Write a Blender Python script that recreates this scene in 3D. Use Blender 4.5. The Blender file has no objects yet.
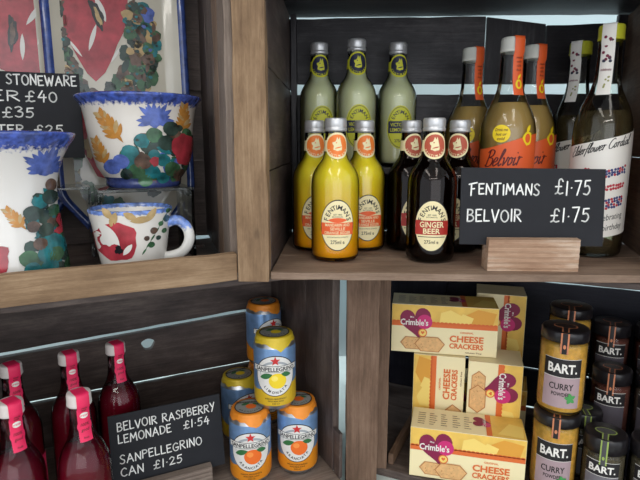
import bpy, bmesh, math, random
from mathutils import Vector, Matrix
from mathutils.geometry import tessellate_polygon

SC = bpy.context.scene
COL = SC.collection
EYE = 1.30                      # eye height; all z below are measured from the eye
R = math.radians
PI = math.pi

# ------------------------------------------------------------------ camera
cam = bpy.data.cameras.new('camera')
cam.sensor_width = 36.0
cam.lens = 36.0 * 522.0 / 640.0
cam.clip_start = 0.02
camo = bpy.data.objects.new('camera', cam)
COL.objects.link(camo)
camo.location = (0, 0, EYE)
camo.rotation_euler = (R(90 - 10.4), 0, 0)
SC.camera = camo

# ------------------------------------------------------------------ world and lights
w = bpy.data.worlds.new('world')
SC.world = w
w.use_nodes = True
bg = w.node_tree.nodes['Background']
bg.inputs[0].default_value = (0.86, 0.93, 1.0, 1)
bg.inputs[1].default_value = 1.15


def area(name, loc, sx, sy, power, rgb, aim=None):
    l = bpy.data.lights.new(name, 'AREA')
    l.shape = 'RECTANGLE'
    l.size, l.size_y = sx, sy
    l.energy = power
    l.color = rgb
    o = bpy.data.objects.new(name, l)
    COL.objects.link(o)
    o.location = (loc[0], loc[1], loc[2] + EYE)
    if aim:
        d = Vector((aim[0], aim[1], aim[2] + EYE)) - o.location
        o.rotation_euler = d.to_track_quat('-Z', 'Y').to_euler()
    return o


# ceiling strip lamps of the shop, then an added light over the wall
area('overhead_light', (-0.75, -0.55, 1.28), 0.28, 1.5, 8, (1.0, 0.95, 0.87))
area('overhead_light', (0.45, -0.75, 1.28), 0.28, 1.5, 8, (1.0, 0.95, 0.87))
area('overhead_light', (-0.2, -2.4, 1.28), 2.2, 0.3, 22, (1.0, 0.95, 0.88))
area('overhead_light', (0.1, 1.16, 1.28), 2.2, 0.12, 24, (0.86, 0.95, 1.0))  # added light, brightens the wall seen through the crate gaps

area('front_fill', (0.5, -3.3, 0.35), 3.2, 1.7, 24, (0.97, 0.98, 1.0), (0.1, 0.6, -0.1))  # added soft fill from behind the camera, flattens the contrast

SC.view_settings.view_transform = 'Standard'
SC.view_settings.look = 'None'
SC.view_settings.gamma = 1.0
SC.view_settings.exposure = 0.10
SC.view_settings.use_curve_mapping = False
SC.cycles.transparent_max_bounces = 32
SC.cycles.max_bounces = 8


# ------------------------------------------------------------------ materials
def lin(c):
    out = []
    for v in c[:3]:
        v = v / 255.0
        out.append(v / 12.92 if v <= 0.04045 else ((v + 0.055) / 1.055) ** 2.4)
    return (out[0], out[1], out[2], 1.0)


_M = {}


def mat(name, rgb, rough=0.5, metal=0.0, spec=0.5, coat=0.0, sub=0.0, bump=0.0, bscale=200, vary=0.0):
    if name in _M:
        return _M[name]
    m = bpy.data.materials.new(name)
    m.use_nodes = True
    nt = m.node_tree
    b = nt.nodes['Principled BSDF']
    b.inputs['Base Color'].default_value = lin(rgb)
    b.inputs['Roughness'].default_value = rough
    b.inputs['Metallic'].default_value = metal
    b.inputs['Specular IOR Level'].default_value = spec
    b.inputs['Coat Weight'].default_value = coat
    b.inputs['Coat Roughness'].default_value = 0.06
    if sub:
        b.inputs['Subsurface Weight'].default_value = sub
        b.inputs['Subsurface Radius'].default_value = (0.02, 0.016, 0.008)
        b.inputs['Subsurface Scale'].default_value = 0.6
    if bump or vary:
        tc = nt.nodes.new('ShaderNodeTexCoord')
        n = nt.nodes.new('ShaderNodeTexNoise')
        n.inputs['Scale'].default_value = bscale
        n.inputs['Detail'].default_value = 4
        nt.links.new(tc.outputs['Object'], n.inputs['Vector'])
        if bump:
            bp = nt.nodes.new('ShaderNodeBump')
            bp.inputs['Strength'].default_value = bump
            bp.inputs['Distance'].default_value = 0.002
            nt.links.new(n.outputs['Fac'], bp.inputs['Height'])
            nt.links.new(bp.outputs['Normal'], b.inputs['Normal'])
        if vary:
            r = nt.nodes.new('ShaderNodeValToRGB')
            c = lin(rgb)
            r.color_ramp.elements[0].position = 0.3
            r.color_ramp.elements[1].position = 0.7
            r.color_ramp.elements[0].color = (c[0] * (1 - vary), c[1] * (1 - vary), c[2] * (1 - vary), 1)
            r.color_ramp.elements[1].color = (min(1, c[0] * (1 + vary)), min(1, c[1] * (1 + vary)), min(1, c[2] * (1 + vary)), 1)
            nt.links.new(n.outputs['Fac'], r.inputs['Fac'])
            nt.links.new(r.outputs['Color'], b.inputs['Base Color'])
    _M[name] = m
    return m


def wood(name, dark, mid, light, axis, rough=0.7, knots=False, along=7.0, across=230.0, blotch=0.5):
    key = name + '_' + 'xyz'[axis]
    if key in _M:
        return _M[key]
    m = bpy.data.materials.new(key)
    m.use_nodes = True
    nt = m.node_tree
    N, L = nt.nodes, nt.links
    b = N['Principled BSDF']
    tc = N.new('ShaderNodeTexCoord')
    oi = N.new('ShaderNodeObjectInfo')
    mul = N.new('ShaderNodeMath'); mul.operation = 'MULTIPLY'; mul.inputs[1].default_value = 7.3
    L.new(oi.outputs['Random'], mul.inputs[0])
    add = N.new('ShaderNodeVectorMath'); add.operation = 'ADD'
    L.new(tc.outputs['Object'], add.inputs[0]); L.new(mul.outputs[0], add.inputs[1])
    mp = N.new('ShaderNodeMapping')
    s = [across] * 3
    s[axis] = along
    mp.inputs['Scale'].default_value = s
    L.new(add.outputs[0], mp.inputs['Vector'])
    n1 = N.new('ShaderNodeTexNoise')
    n1.inputs['Scale'].default_value = 1.0; n1.inputs['Detail'].default_value = 9; n1.inputs['Roughness'].default_value = 0.78
    n1.inputs['Distortion'].default_value = 0.9
    L.new(mp.outputs[0], n1.inputs['Vector'])
    mp2 = N.new('ShaderNodeMapping')
    s2 = [26.0] * 3
    s2[axis] = 9.0
    mp2.inputs['Scale'].default_value = s2
    L.new(add.outputs[0], mp2.inputs['Vector'])
    n2 = N.new('ShaderNodeTexNoise')
    n2.inputs['Scale'].default_value = 1.0; n2.inputs['Detail'].default_value = 8; n2.inputs['Roughness'].default_value = 0.7
    L.new(mp2.outputs[0], n2.inputs['Vector'])
    mx = N.new('ShaderNodeMix'); mx.data_type = 'FLOAT'
    mx.inputs[0].default_value = blotch
    L.new(n1.outputs['Fac'], mx.inputs[2]); L.new(n2.outputs['Fac'], mx.inputs[3])
    rp = N.new('ShaderNodeValToRGB')
    e = rp.color_ramp.elements
    e[0].position = 0.33; e[0].color = lin(dark)
    e[1].position = 0.68; e[1].color = lin(light)
    k = e.new(0.5); k.color = lin(mid)
    L.new(mx.outputs[0], rp.inputs['Fac'])
    out = rp.outputs['Color']
    if knots:
        v = N.new('ShaderNodeTexVoronoi')
        v.inputs['Scale'].default_value = 1.0
        mp3 = N.new('ShaderNodeMapping')
        s3 = [24.0] * 3
        s3[axis] = 15.0
        mp3.inputs['Scale'].default_value = s3
        L.new(add.outputs[0], mp3.inputs['Vector'])
        L.new(mp3.outputs[0], v.inputs['Vector'])
        r2 = N.new('ShaderNodeValToRGB')
        r2.color_ramp.elements[0].position = 0.05; r2.color_ramp.elements[0].color = (1, 1, 1, 1)
        r2.color_ramp.elements[1].position = 0.16; r2.color_ramp.elements[1].color = (0, 0, 0, 1)
        L.new(v.outputs['Distance'], r2.inputs['Fac'])
        mk = N.new('ShaderNodeMix'); mk.data_type = 'RGBA'
        L.new(r2.outputs['Color'], mk.inputs[0])
        L.new(out, mk.inputs[6]); mk.inputs[7].default_value = lin([c * 0.55 for c in dark])
        out = mk.outputs[2]
    L.new(out, b.inputs['Base Color'])
    bp = N.new('ShaderNodeBump')
    bp.inputs['Strength'].default_value = 0.5; bp.inputs['Distance'].default_value = 0.0012
    L.new(n1.outputs['Fac'], bp.inputs['Height']); L.new(bp.outputs['Normal'], b.inputs['Normal'])
    b.inputs['Roughness'].default_value = rough
    b.inputs['Specular IOR Level'].default_value = 0.35
    _M[key] = m
    return m


WOODS = {
    'warm': dict(dark=(84, 63, 45), mid=(132, 106, 80), light=(170, 144, 115), knots=True, blotch=0.55),
    'grey': dict(dark=(84, 72, 66), mid=(128, 114, 104), light=(158, 144, 134), blotch=0.4),
    'shelf': dict(dark=(86, 68, 57), mid=(128, 106, 90), light=(164, 142, 124), blotch=0.5),
    'brown': dict(dark=(72, 54, 42), mid=(110, 86, 70), light=(142, 116, 98), blotch=0.5),
    'dark': dict(dark=(48, 39, 37), mid=(82, 70, 66), light=(122, 108, 100), blotch=0.6, rough=0.5),
    'black': dict(dark=(25, 24, 28), mid=(44, 41, 45), light=(86, 82, 84), blotch=0.65, rough=0.42),
    'navy': dict(dark=(22, 22, 32), mid=(34, 34, 47), light=(52, 51, 62), blotch=0.6, rough=0.5),
}


def wmat(key, axis):
    return wood('wood_' + key, axis=axis, **WOODS[key])


def glass(name, tint=(0.97, 0.98, 0.97), edge=(0.90, 0.92, 0.90), rough=0.03, haze=None, hz=0.0):
    if name in _M:
        return _M[name]
    m = bpy.data.materials.new(name)
    m.use_nodes = True
    nt = m.node_tree
    N, L = nt.nodes, nt.links
    N.remove(N['Principled BSDF'])
    out = N['Material Output']
    tr = N.new('ShaderNodeBsdfTransparent')
    gl = N.new('ShaderNodeBsdfGlossy'); gl.inputs['Roughness'].default_value = rough
    lw = N.new('ShaderNodeLayerWeight'); lw.inputs['Blend'].default_value = 0.35
    rp = N.new('ShaderNodeValToRGB')
    rp.color_ramp.elements[0].position = 0.35; rp.color_ramp.elements[0].color = (*tint, 1)
    rp.color_ramp.elements[1].position = 0.95; rp.color_ramp.elements[1].color = (*edge, 1)
    L.new(lw.outputs['Facing'], rp.inputs['Fac']); L.new(rp.outputs['Color'], tr.inputs['Color'])
    fr = N.new('ShaderNodeFresnel'); fr.inputs['IOR'].default_value = 1.42
    mx = N.new('ShaderNodeMixShader')
    L.new(fr.outputs[0], mx.inputs[0]); L.new(tr.outputs[0], mx.inputs[1]); L.new(gl.outputs[0], mx.inputs[2])
    if haze:
        df = N.new('ShaderNodeBsdfDiffuse'); df.inputs['Color'].default_value = lin(haze)
        m2 = N.new('ShaderNodeMixShader'); m2.inputs[0].default_value = hz
        L.new(mx.outputs[0], m2.inputs[1]); L.new(df.outputs[0], m2.inputs[2])
        mx = m2
    L.new(mx.outputs[0], out.inputs['Surface'])
    _M[name] = m
    return m


def liquid_grad(name, low, high, z0, z1, rough=0.2):
    """cloudy drink whose pulp has settled: colour changes with height in the bottle"""
    if name in _M:
        return _M[name]
    m = bpy.data.materials.new(name)
    m.use_nodes = True
    nt = m.node_tree
    N, L = nt.nodes, nt.links
    b = N['Principled BSDF']
    tc = N.new('ShaderNodeTexCoord')
    sp = N.new('ShaderNodeSeparateXYZ')
    L.new(tc.outputs['Object'], sp.inputs[0])
    mr = N.new('ShaderNodeMapRange')
    mr.inputs['From Min'].default_value = z0; mr.inputs['From Max'].default_value = z1
    L.new(sp.outputs['Z'], mr.inputs['Value'])
    rp = N.new('ShaderNodeValToRGB')
    rp.color_ramp.elements[0].color = lin(low); rp.color_ramp.elements[1].color = lin(high)
    L.new(mr.outputs[0], rp.inputs['Fac']); L.new(rp.outputs['Color'], b.inputs['Base Color'])
    b.inputs['Roughness'].default_value = rough
    b.inputs['Subsurface Weight'].default_value = 0.35
    b.inputs['Subsurface Radius'].default_value = (0.02, 0.015, 0.006)
    b.inputs['Subsurface Scale'].default_value = 0.5
    _M[name] = m
    return m


def ceramic(name, base, zr, band, blue=(58, 78, 150), axis=2):
    """glazed white pottery with a sponged blue band round the rim"""
    if name in _M:
        return _M[name]
    m = bpy.data.materials.new(name)
    m.use_nodes = True
    nt = m.node_tree
    N, L = nt.nodes, nt.links
    b = N['Principled BSDF']
    tc = N.new('ShaderNodeTexCoord')
    sp = N.new('ShaderNodeSeparateXYZ')
    L.new(tc.outputs['Object'], sp.inputs[0])
    nz = N.new('ShaderNodeTexNoise')
    nz.inputs['Scale'].default_value = 260; nz.inputs['Detail'].default_value = 3
    L.new(tc.outputs['Object'], nz.inputs['Vector'])
    ma = N.new('ShaderNodeMath'); ma.operation = 'MULTIPLY_ADD'
    ma.inputs[1].default_value = band * 1.1; ma.inputs[2].default_value = -band * 0.55
    L.new(nz.outputs['Fac'], ma.inputs[0])
    ad = N.new('ShaderNodeMath'); ad.operation = 'ADD'
    L.new(sp.outputs['Z'], ad.inputs[0]); L.new(ma.outputs[0], ad.inputs[1])
    mr = N.new('ShaderNodeMapRange')
    mr.inputs['From Min'].default_value = zr - band; mr.inputs['From Max'].default_value = zr - band * 0.72
    L.new(ad.outputs[0], mr.inputs['Value'])
    mx = N.new('ShaderNodeMix'); mx.data_type = 'RGBA'
    L.new(mr.outputs[0], mx.inputs[0])
    mx.inputs[6].default_value = lin(base)
    n2 = N.new('ShaderNodeTexNoise'); n2.inputs['Scale'].default_value = 150
    L.new(tc.outputs['Object'], n2.inputs['Vector'])
    r2 = N.new('ShaderNodeValToRGB')
    r2.color_ramp.elements[0].position = 0.35; r2.color_ramp.elements[1].position = 0.7
    r2.color_ramp.elements[0].color = lin([c * 0.8 for c in blue]); r2.color_ramp.elements[1].color = lin([min(255, c * 1.35) for c in blue])
    L.new(n2.outputs['Fac'], r2.inputs['Fac'])
    L.new(r2.outputs['Color'], mx.inputs[7])
    L.new(mx.outputs[2], b.inputs['Base Color'])
    b.inputs['Roughness'].default_value = 0.22
    b.inputs['Coat Weight'].default_value = 0.5
    b.inputs['Coat Roughness'].default_value = 0.05
    _M[name] = m
    return m


# ------------------------------------------------------------------ mesh helpers
class MB:
    def __init__(self):
        self.v, self.f, self.m, self.s = [], [], [], []

    def add(self, vs, fs, mat_i=0, smooth=False, T=None):
        o = len(self.v)
        for p in vs:
            p = Vector(p)
            self.v.append(tuple(T @ p) if T is not None else tuple(p))
        for f in fs:
            self.f.append([i + o for i in f]); self.m.append(mat_i); self.s.append(smooth)
        return self

    def box(self, x0, x1, y0, y1, z0, z1, mat_i=0, T=None):
        vs = [(x0, y0, z0), (x1, y0, z0), (x1, y1, z0), (x0, y1, z0), (x0, y0, z1), (x1, y0, z1), (x1, y1, z1), (x0, y1, z1)]
        fs = [(0, 3, 2, 1), (4, 5, 6, 7), (0, 1, 5, 4), (1, 2, 6, 5), (2, 3, 7, 6), (3, 0, 4, 7)]
        return self.add(vs, fs, mat_i, False, T)

    def lathe(self, prof, n=48, mat_i=0, cap0=False, cap1=False, T=None, wob=None):
        vs, fs = [], []
        for k, (r, z) in enumerate(prof):
            for i in range(n):
                a = 2 * PI * i / n
                rr = r * (1 + (wob(a, k) if wob else 0))
                vs.append((rr * math.cos(a), rr * math.sin(a), z))
        for k in range(len(prof) - 1):
            for i in range(n):
                j = (i + 1) % n
                fs.append((k * n + i, k * n + j, (k + 1) * n + j, (k + 1) * n + i))
        if cap0:
            fs.append(tuple(reversed(range(n))))
        if cap1:
            b = (len(prof) - 1) * n
            fs.append(tuple(b + i for i in range(n)))
        return self.add(vs, fs, mat_i, True, T)

    def tube(self, pts, rad, n=10, mat_i=0, flat=1.0, closed_ends=True):
        pts = [Vector(p) for p in pts]
        vs, fs = [], []
        up0 = Vector((0, 1, 0))
        for k, p in enumerate(pts):
            t = (pts[min(k + 1, len(pts) - 1)] - pts[max(k - 1, 0)]).normalized()
            a = up0 if abs(t.dot(up0)) < 0.95 else Vector((1, 0, 0))
            s = t.cross(a).normalized(); u = s.cross(t).normalized()
            rr = rad[k] if isinstance(rad, (list, tuple)) else rad
            for i in range(n):
                q = 2 * PI * i / n
                vs.append(p + s * math.cos(q) * rr + u * math.sin(q) * rr * flat)
        for k in range(len(pts) - 1):
            for i in range(n):
                j = (i + 1) % n
                fs.append((k * n + i, k * n + j, (k + 1) * n + j, (k + 1) * n + i))
        if closed_ends:
            fs.append(tuple(reversed(range(n))))
            fs.append(tuple((len(pts) - 1) * n + i for i in range(n)))
        return self.add(vs, fs, mat_i, True)

    def build(self, name, mats, parent=None, loc=(0, 0, 0), rot=(0, 0, 0), bevel=0.0, fixn=True):
        me = bpy.data.meshes.new(name)
        me.from_pydata(self.v, [], self.f)
        for m in (mats if isinstance(mats, (list, tuple)) else [mats]):
            me.materials.append(m)
        me.polygons.foreach_set('material_index', self.m)
        me.polygons.foreach_set('use_smooth', self.s)
        if fixn or bevel:
            bm = bmesh.new(); bm.from_mesh(me)
            if bevel:
                bmesh.ops.bevel(bm, geom=bm.edges[:], offset=bevel, segments=2, profile=0.6, affect='EDGES', clamp_overlap=True)
            if fixn:
                bmesh.ops.recalc_face_normals(bm, faces=bm.faces)
            bm.to_mesh(me); bm.free()
        me.update()
        o = bpy.data.objects.new(name, me)
        COL.objects.link(o)
        o.location = loc; o.rotation_euler = rot
        if parent:
            o.parent = parent
        return o


def tag(o, label, cat, group=None):
    o['label'] = label; o['category'] = cat
    if group:
        o['group'] = group
    return o


def empty(name, x, y, z, rz=0.0, label=None, cat=None, group=None):
    o = bpy.data.objects.new(name, None)
    COL.objects.link(o)
    o.empty_display_size = 0.02
    o.location = (x, y, z + EYE); o.rotation_euler = (0, 0, rz)
    if label:
        tag(o, label, cat, group)
    return o


def copy_tree(o, parent=None):
    c = o.copy()
    COL.objects.link(c)
    if parent:
        c.parent = parent
    for ch in list(o.children):
        copy_tree(ch, c)
    return c


def face_cam(x, y):
    return math.atan2(-x, y)


# ------------------------------------------------------------------ flat artwork laid on surfaces
_txt = {}


def text_mesh(s, bold=0.0, shear=0.0):
    key = (s, bold, shear)
    if key in _txt:
        return _txt[key]
    cu = bpy.data.curves.new('t', 'FONT')
    cu.body = s; cu.size = 1.0; cu.offset = bold; cu.shear = shear; cu.resolution_u = 2; cu.fill_mode = 'FRONT'
    ob = bpy.data.objects.new('t', cu)
    me = ob.to_mesh()
    vs = [(v.co.x, v.co.y) for v in me.vertices]
    fs = [tuple(p.vertices) for p in me.polygons]
    ob.to_mesh_clear()
    bpy.data.objects.remove(ob); bpy.data.curves.remove(cu)
    _txt[key] = (vs, fs)
    return vs, fs


class Art:
    """2-D shapes in metres (u to the right, v up) with a layer and a material slot"""

    def __init__(self):
        self.items = []

    def star(self, pts, layer, m, rings=3, c=None):
        n = len(pts)
        if c is None:
            c = (sum(p[0] for p in pts) / n, sum(p[1] for p in pts) / n)
        vs = [c]; fs = []
        for k in range(1, rings + 1):
            t = k / rings
            for p in pts:
                vs.append((c[0] + (p[0] - c[0]) * t, c[1] + (p[1] - c[1]) * t))
        for i in range(n):
            fs.append((0, 1 + i, 1 + (i + 1) % n))
        for k in range(rings - 1):
            a = 1 + k * n; b = a + n
            for i in range(n):
                j = (i + 1) % n
                fs.append((a + i, b + i, b + j, a + j))
        self.items.append((vs, fs, layer, m))

    def ell(self, cx, cy, rx, ry, layer, m, rot=0.0, n=28, irr=0.0, seed=0, rings=3):
        rnd = random.Random(seed)
        ph = [rnd.uniform(0, 6.28) for _ in range(4)]
        pts = []
        for i in range(n):
            a = 2 * PI * i / n
            k = 1 + irr * (0.5 * math.sin(3 * a + ph[0]) + 0.35 * math.sin(5 * a + ph[1]) + 0.3 * math.sin(8 * a + ph[2]))
            x, y = rx * k * math.cos(a), ry * k * math.sin(a)
            pts.append((cx + x * math.cos(rot) - y * math.sin(rot), cy + x * math.sin(rot) + y * math.cos(rot)))
        self.star(pts, layer, m, rings, (cx, cy))

    def leaf(self, cx, cy, L, W, rot, layer, m):
        pts = []
        for i in range(9):
            t = i / 8
            pts.append((L * (t - 0.5), W * 0.5 * math.sin(PI * t) ** 0.8))
        for i in range(7, 0, -1):
            t = i / 8
            pts.append((L * (t - 0.5), -W * 0.5 * math.sin(PI * t) ** 0.8))
        c, s = math.cos(rot), math.sin(rot)
        self.star([(cx + x * c - y * s, cy + x * s + y * c) for x, y in pts], layer, m, 2, (cx, cy))

    def heart(self, cx, cy, w, h, layer, m, rot=0.0):
        pts = []
        for i in range(36):
            t = 2 * PI * i / 36
            x = 16 * math.sin(t) ** 3 / 32.0
            y = (13 * math.cos(t) - 5 * math.cos(2 * t) - 2 * math.cos(3 * t) - math.cos(4 * t)) / 29.0 + 0.08
            x, y = x * w, y * h
            pts.append((cx + x * math.cos(rot) - y * math.sin(rot), cy + x * math.sin(rot) + y * math.cos(rot)))
        self.star(pts, layer, m, 2, (cx, cy))

    def star5(self, cx, cy, r, layer, m):
        pts = []
        for i in range(10):
            a = PI / 2 + PI * i / 5
            q = r if i % 2 == 0 else r * 0.42
            pts.append((cx + q * math.cos(a), cy + q * math.sin(a)))
        self.star(pts, layer, m, 1, (cx, cy))

    def rect(self, x0, y0, x1, y1, layer, m, nx=1, ny=1):
        vs, fs = [], []
        for j in range(ny + 1):
            for i in range(nx + 1):
                vs.append((x0 + (x1 - x0) * i / nx, y0 + (y1 - y0) * j / ny))
        for j in range(ny):
            for i in range(nx):
                a = j * (nx + 1) + i
                fs.append((a, a + 1, a + nx + 2, a + nx + 1))
        self.items.append((vs, fs, layer, m))

    def text(self, s, cx, cy, h, layer, m, width=None, rot=0.0, bold=0.012, shear=0.0):
        vs, fs = text_mesh(s, bold, shear)
        if not vs:
            return
        x0 = min(v[0] for v in vs); x1 = max(v[0] for v in vs)
        y0 = min(v[1] for v in vs); y1 = max(v[1] for v in vs)
        cap = max(y1, 0.3)
        sy = h / cap
        sx = (width / (x1 - x0)) if width else sy
        out = []
        for x, y in vs:
            X = (x - (x0 + x1) / 2) * sx
            Y = (y - cap / 2) * sy
            out.append((cx + X * math.cos(rot) - Y * math.sin(rot), cy + X * math.sin(rot) + Y * math.cos(rot)))
        self.items.append((out, fs, layer, m))

    def arc_text(self, s, cx, cy, rx, ry, a0, a1, h, layer, m, bold=0.015):
        n = len(s)
        wd = [{'I': 0.45, 'M': 1.25, 'L': 0.8, 'E': 0.85, 'F': 0.8, 'S': 0.85, 'T': 0.85}.get(ch, 1.0) for ch in s]
        pos = [sum(wd[:i]) + wd[i] / 2 for i in range(n)]
        for i, ch in enumerate(s):
            a = a0 + (a1 - a0) * (pos[i] - pos[0]) / (pos[-1] - pos[0])
            x, y = cx + rx * math.cos(a), cy + ry * math.sin(a)
            tang = math.atan2(ry * math.cos(a), -rx * math.sin(a))
            if a1 < a0:
                tang += PI
            self.text(ch, x, y, h, layer, m, rot=tang, bold=bold)

    def turned(self, k, cx=0, cy=0):
        """copy rotated by k quarter turns counter-clockwise"""
        b = Art()
        c, s = round(math.cos(k * PI / 2)), round(math.sin(k * PI / 2))
        for vs, fs, l, m in self.items:
            b.items.append(([(cx + x * c - y * s, cy + x * s + y * c) for x, y in vs], fs, l, m))
        return b

    def moved(self, dx, dy, sx=1.0, sy=1.0):
        b = Art()
        for vs, fs, l, m in self.items:
            b.items.append(([(dx + x * sx, dy + y * sy) for x, y in vs], fs, l, m))
        return b

    def clipped(self, x0, y0, x1, y1):
        b = Art()
        for vs, fs, l, m in self.items:
            b.items.append(([(min(max(x, x0), x1), min(max(y, y0), y1)) for x, y in vs], fs, l, m))
        return b

    def add_to(self, mb, fn, base=0.0004, step=0.00022, smooth=False):
        for vs, fs, l, m in self.items:
            mb.add([fn(x, y, base + step * l) for x, y in vs], fs, m, smooth)
        return mb

    def build(self, name, mats, fn, parent, base=0.0004, step=0.00022, smooth=False):
        mb = MB()
        self.add_to(mb, fn, base, step, smooth)
        return mb.build(name, mats, parent, fixn=False)


def prof_r(prof, z):
    for (r0, z0), (r1, z1) in zip(prof, prof[1:]):
        if z1 > z0 and z0 <= z <= z1:
            return r0 + (r1 - r0) * (z - z0) / (z1 - z0)
    return prof[-1][0] if z > prof[-1][1] else prof[0][0]


def rev(prof, rot=0.0, zc=0.0, proj=False):
    """wrap onto a surface of revolution whose front is -Y"""
    def fn(u, v, off):
        z = v + zc
        r = prof_r(prof, z)
        a = (math.asin(max(-0.995, min(0.995, u / r))) if proj else u / max(r, 0.004)) + rot - PI / 2
        return ((r + off) * math.cos(a), (r + off) * math.sin(a), z)
    return fn


def flat(o, ex, ey):
    o, ex, ey = Vector(o), Vector(ex).normalized(), Vector(ey).normalized()
    nn = ex.cross(ey)

    def fn(u, v, off):
        return o + ex * u + ey * v + nn * off
    return fn


def spline(pts, k=5, closed=False):
    P = [Vector((p[0], p[1])) for p in pts]
    out = []
    n = len(P)
    for i in range(n if closed else n - 1):
        if closed:
            p0, p1, p2, p3 = P[i - 1], P[i], P[(i + 1) % n], P[(i + 2) % n]
        else:
            p1, p2 = P[i], P[i + 1]
            p0 = P[i - 1] if i else p1 * 2 - p2
            p3 = P[i + 2] if i + 2 < n else p2 * 2 - p1
        for j in range(k):
            t = j / k
            out.append(0.5 * ((2 * p1) + (p2 - p0) * t + (2 * p0 - 5 * p1 + 4 * p2 - p3) * t * t + (3 * p1 - p0 - 3 * p2 + p3) * t ** 3))
    out.append(P[0] if closed else P[-1])
    return [(p.x, p.y) for p in out]


# handwriting: strokes of every character (c = smooth curve)
BOWL = [(0, 1), (.32, .98), (.46, .8), (.36, .58), (0, .5)]
GLY = {
    'A': (.66, [('l', [(0, 0), (.33, 1), (.64, 0)]), ('l', [(.13, .36), (.53, .38)])]),
    'B': (.5, [('l', [(0, 0), (.02, 1)]), ('c', [(0, 1), (.32, .98), (.42, .8), (.3, .6), (.02, .54)]), ('c', [(.02, .54), (.36, .5), (.5, .28), (.36, .06), (0, 0)])]),
    'C': (.52, [('c', [(.5, .84), (.32, 1), (.1, .82), (0, .5), (.08, .16), (.3, 0), (.52, .12)])]),
    'D': (.56, [('l', [(.02, 0), (0, 1)]), ('c', [(0, 1), (.32, .93), (.54, .62), (.5, .26), (.3, .05), (.02, 0)])]),
    'E': (.46, [('l', [(.44, 1), (0, .98), (.02, 0), (.46, .03)]), ('l', [(.02, .52), (.36, .54)])]),
    'F': (.62, [('l', [(-.08, .92), (.62, 1.08)]), ('l', [(.14, .98), (.1, -.08)]), ('l', [(.12, .5), (.4, .54)])]),
    'G': (.58, [('c', [(.5, .86), (.3, 1), (.08, .8), (0, .45), (.12, .08), (.36, 0), (.52, .16), (.54, .42)]), ('l', [(.3, .42), (.6, .43)])]),
    'I': (.1, [('l', [(.05, 1), (.05, 0)])]),
    'L': (.42, [('l', [(.02, 1), (0, .02), (.42, .04)])]),
    'M': (.72, [('l', [(0, 0), (.08, 1), (.34, .35), (.62, 1), (.7, 0)])]),
    'N': (.54, [('l', [(0, 0), (.03, 1), (.5, .02), (.54, 1)])]),
    'O': (.6, [('o', [(.3, 1), (.04, .78), (.02, .3), (.28, 0), (.56, .24), (.56, .74)])]),
    'P': (.46, [('l', [(0, 0), (.02, 1)]), ('c', BOWL)]),
    'R': (.52, [('l', [(0, 0), (.02, 1)]), ('c', BOWL), ('l', [(.14, .5), (.52, 0)])]),
    'S': (.48, [('c', [(.46, .88), (.26, 1), (.04, .82), (.18, .56), (.42, .36), (.4, .1), (.2, 0), (0, .1)])]),
    'T': (.58, [('l', [(0, .98), (.58, 1)]), ('l', [(.3, 1), (.28, 0)])]),
    'V': (.56, [('l', [(0, 1), (.26, 0), (.56, 1)])]),
    'W': (.8, [('l', [(0, 1), (.2, 0), (.4, .8), (.58, 0), (.8, 1)])]),
    'Y': (.5, [('l', [(0, 1), (.22, .5)]), ('l', [(.5, 1), (.16, -.1)])]),
    '£': (.58, [('c', [(.56, .84), (.44, 1), (.28, .9), (.26, .5), (.2, .14), (.04, 0)]), ('c', [(.04, 0), (.22, .08), (.36, .0), (.56, .06)]), ('l', [(.04, .48), (.46, .5)])]),
    '0': (.46, [('o', [(.23, 1), (.03, .75), (.03, .25), (.23, 0), (.43, .25), (.43, .75)])]),
    '1': (.16, [('l', [(.1, 1.02), (.06, 0)])]),
    '2': (.46, [('c', [(.02, .8), (.2, 1), (.4, .82), (.3, .48), (0, .02)]), ('l', [(0, .02), (.46, .05)])]),
    '3': (.44, [('c', [(.02, .9), (.24, 1), (.4, .8), (.16, .54)]), ('c', [(.16, .54), (.42, .44), (.38, .1), (.18, 0), (0, .1)])]),
    '4': (.5, [('l', [(.3, 1), (.02, .36), (.5, .38)]), ('l', [(.38, .66), (.34, -.05)])]),
    '5': (.44, [('l', [(.44, 1), (.1, .97), (.06, .56)]), ('c', [(.06, .56), (.3, .62), (.42, .34), (.26, .02), (0, .06)])]),
    '7': (.44, [('l', [(0, .97), (.44, 1), (.16, -.04)])]),
    '.': (.1, [('l', [(.04, .42), (.06, .44)])]),
}


def handwrite(art, s, x, y, h, layer, m, width=None, slope=0.0, pen=0.0011, gap=0.2, seed=1):
    rnd = random.Random(seed)
    tot = sum((GLY[c][0] + gap) if c != ' ' else 0.5 for c in s) - gap
    sx = (width / tot) if width else h
    cx = x
    for ch in s:
        if ch == ' ':
            cx += 0.5 * sx; continue
        wd, strokes = GLY[ch]
        jy = rnd.uniform(-0.05, 0.05) * h
        kk = rnd.uniform(0.93, 1.05)
        for kind, pts in strokes:
            q = [(cx + p[0] * sx, y + jy + p[1] * h * kk + slope * (cx - x + p[0] * sx)) for p in pts]
            if kind == 'c':
                q = spline(q, 4)
            elif kind == 'o':
                q = spline(q, 4, True)
            for a, b in zip(q, q[1:]):
                d = Vector((b[0] - a[0], b[1] - a[1]))
                if d.length < 1e-7:
                    continue
                d.normalize()
                nx, ny = -d.y * pen / 2, d.x * pen / 2
                art.items.append(([(a[0] - nx, a[1] - ny), (b[0] - nx, b[1] - ny), (b[0] + nx, b[1] + ny), (a[0] + nx, a[1] + ny)], [(0, 1, 2, 3)], layer, m))
            for p in q:
                art.ell(p[0], p[1], pen / 2, pen / 2, layer, m, n=8, rings=1)
        cx += (wd + gap) * sx


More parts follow.
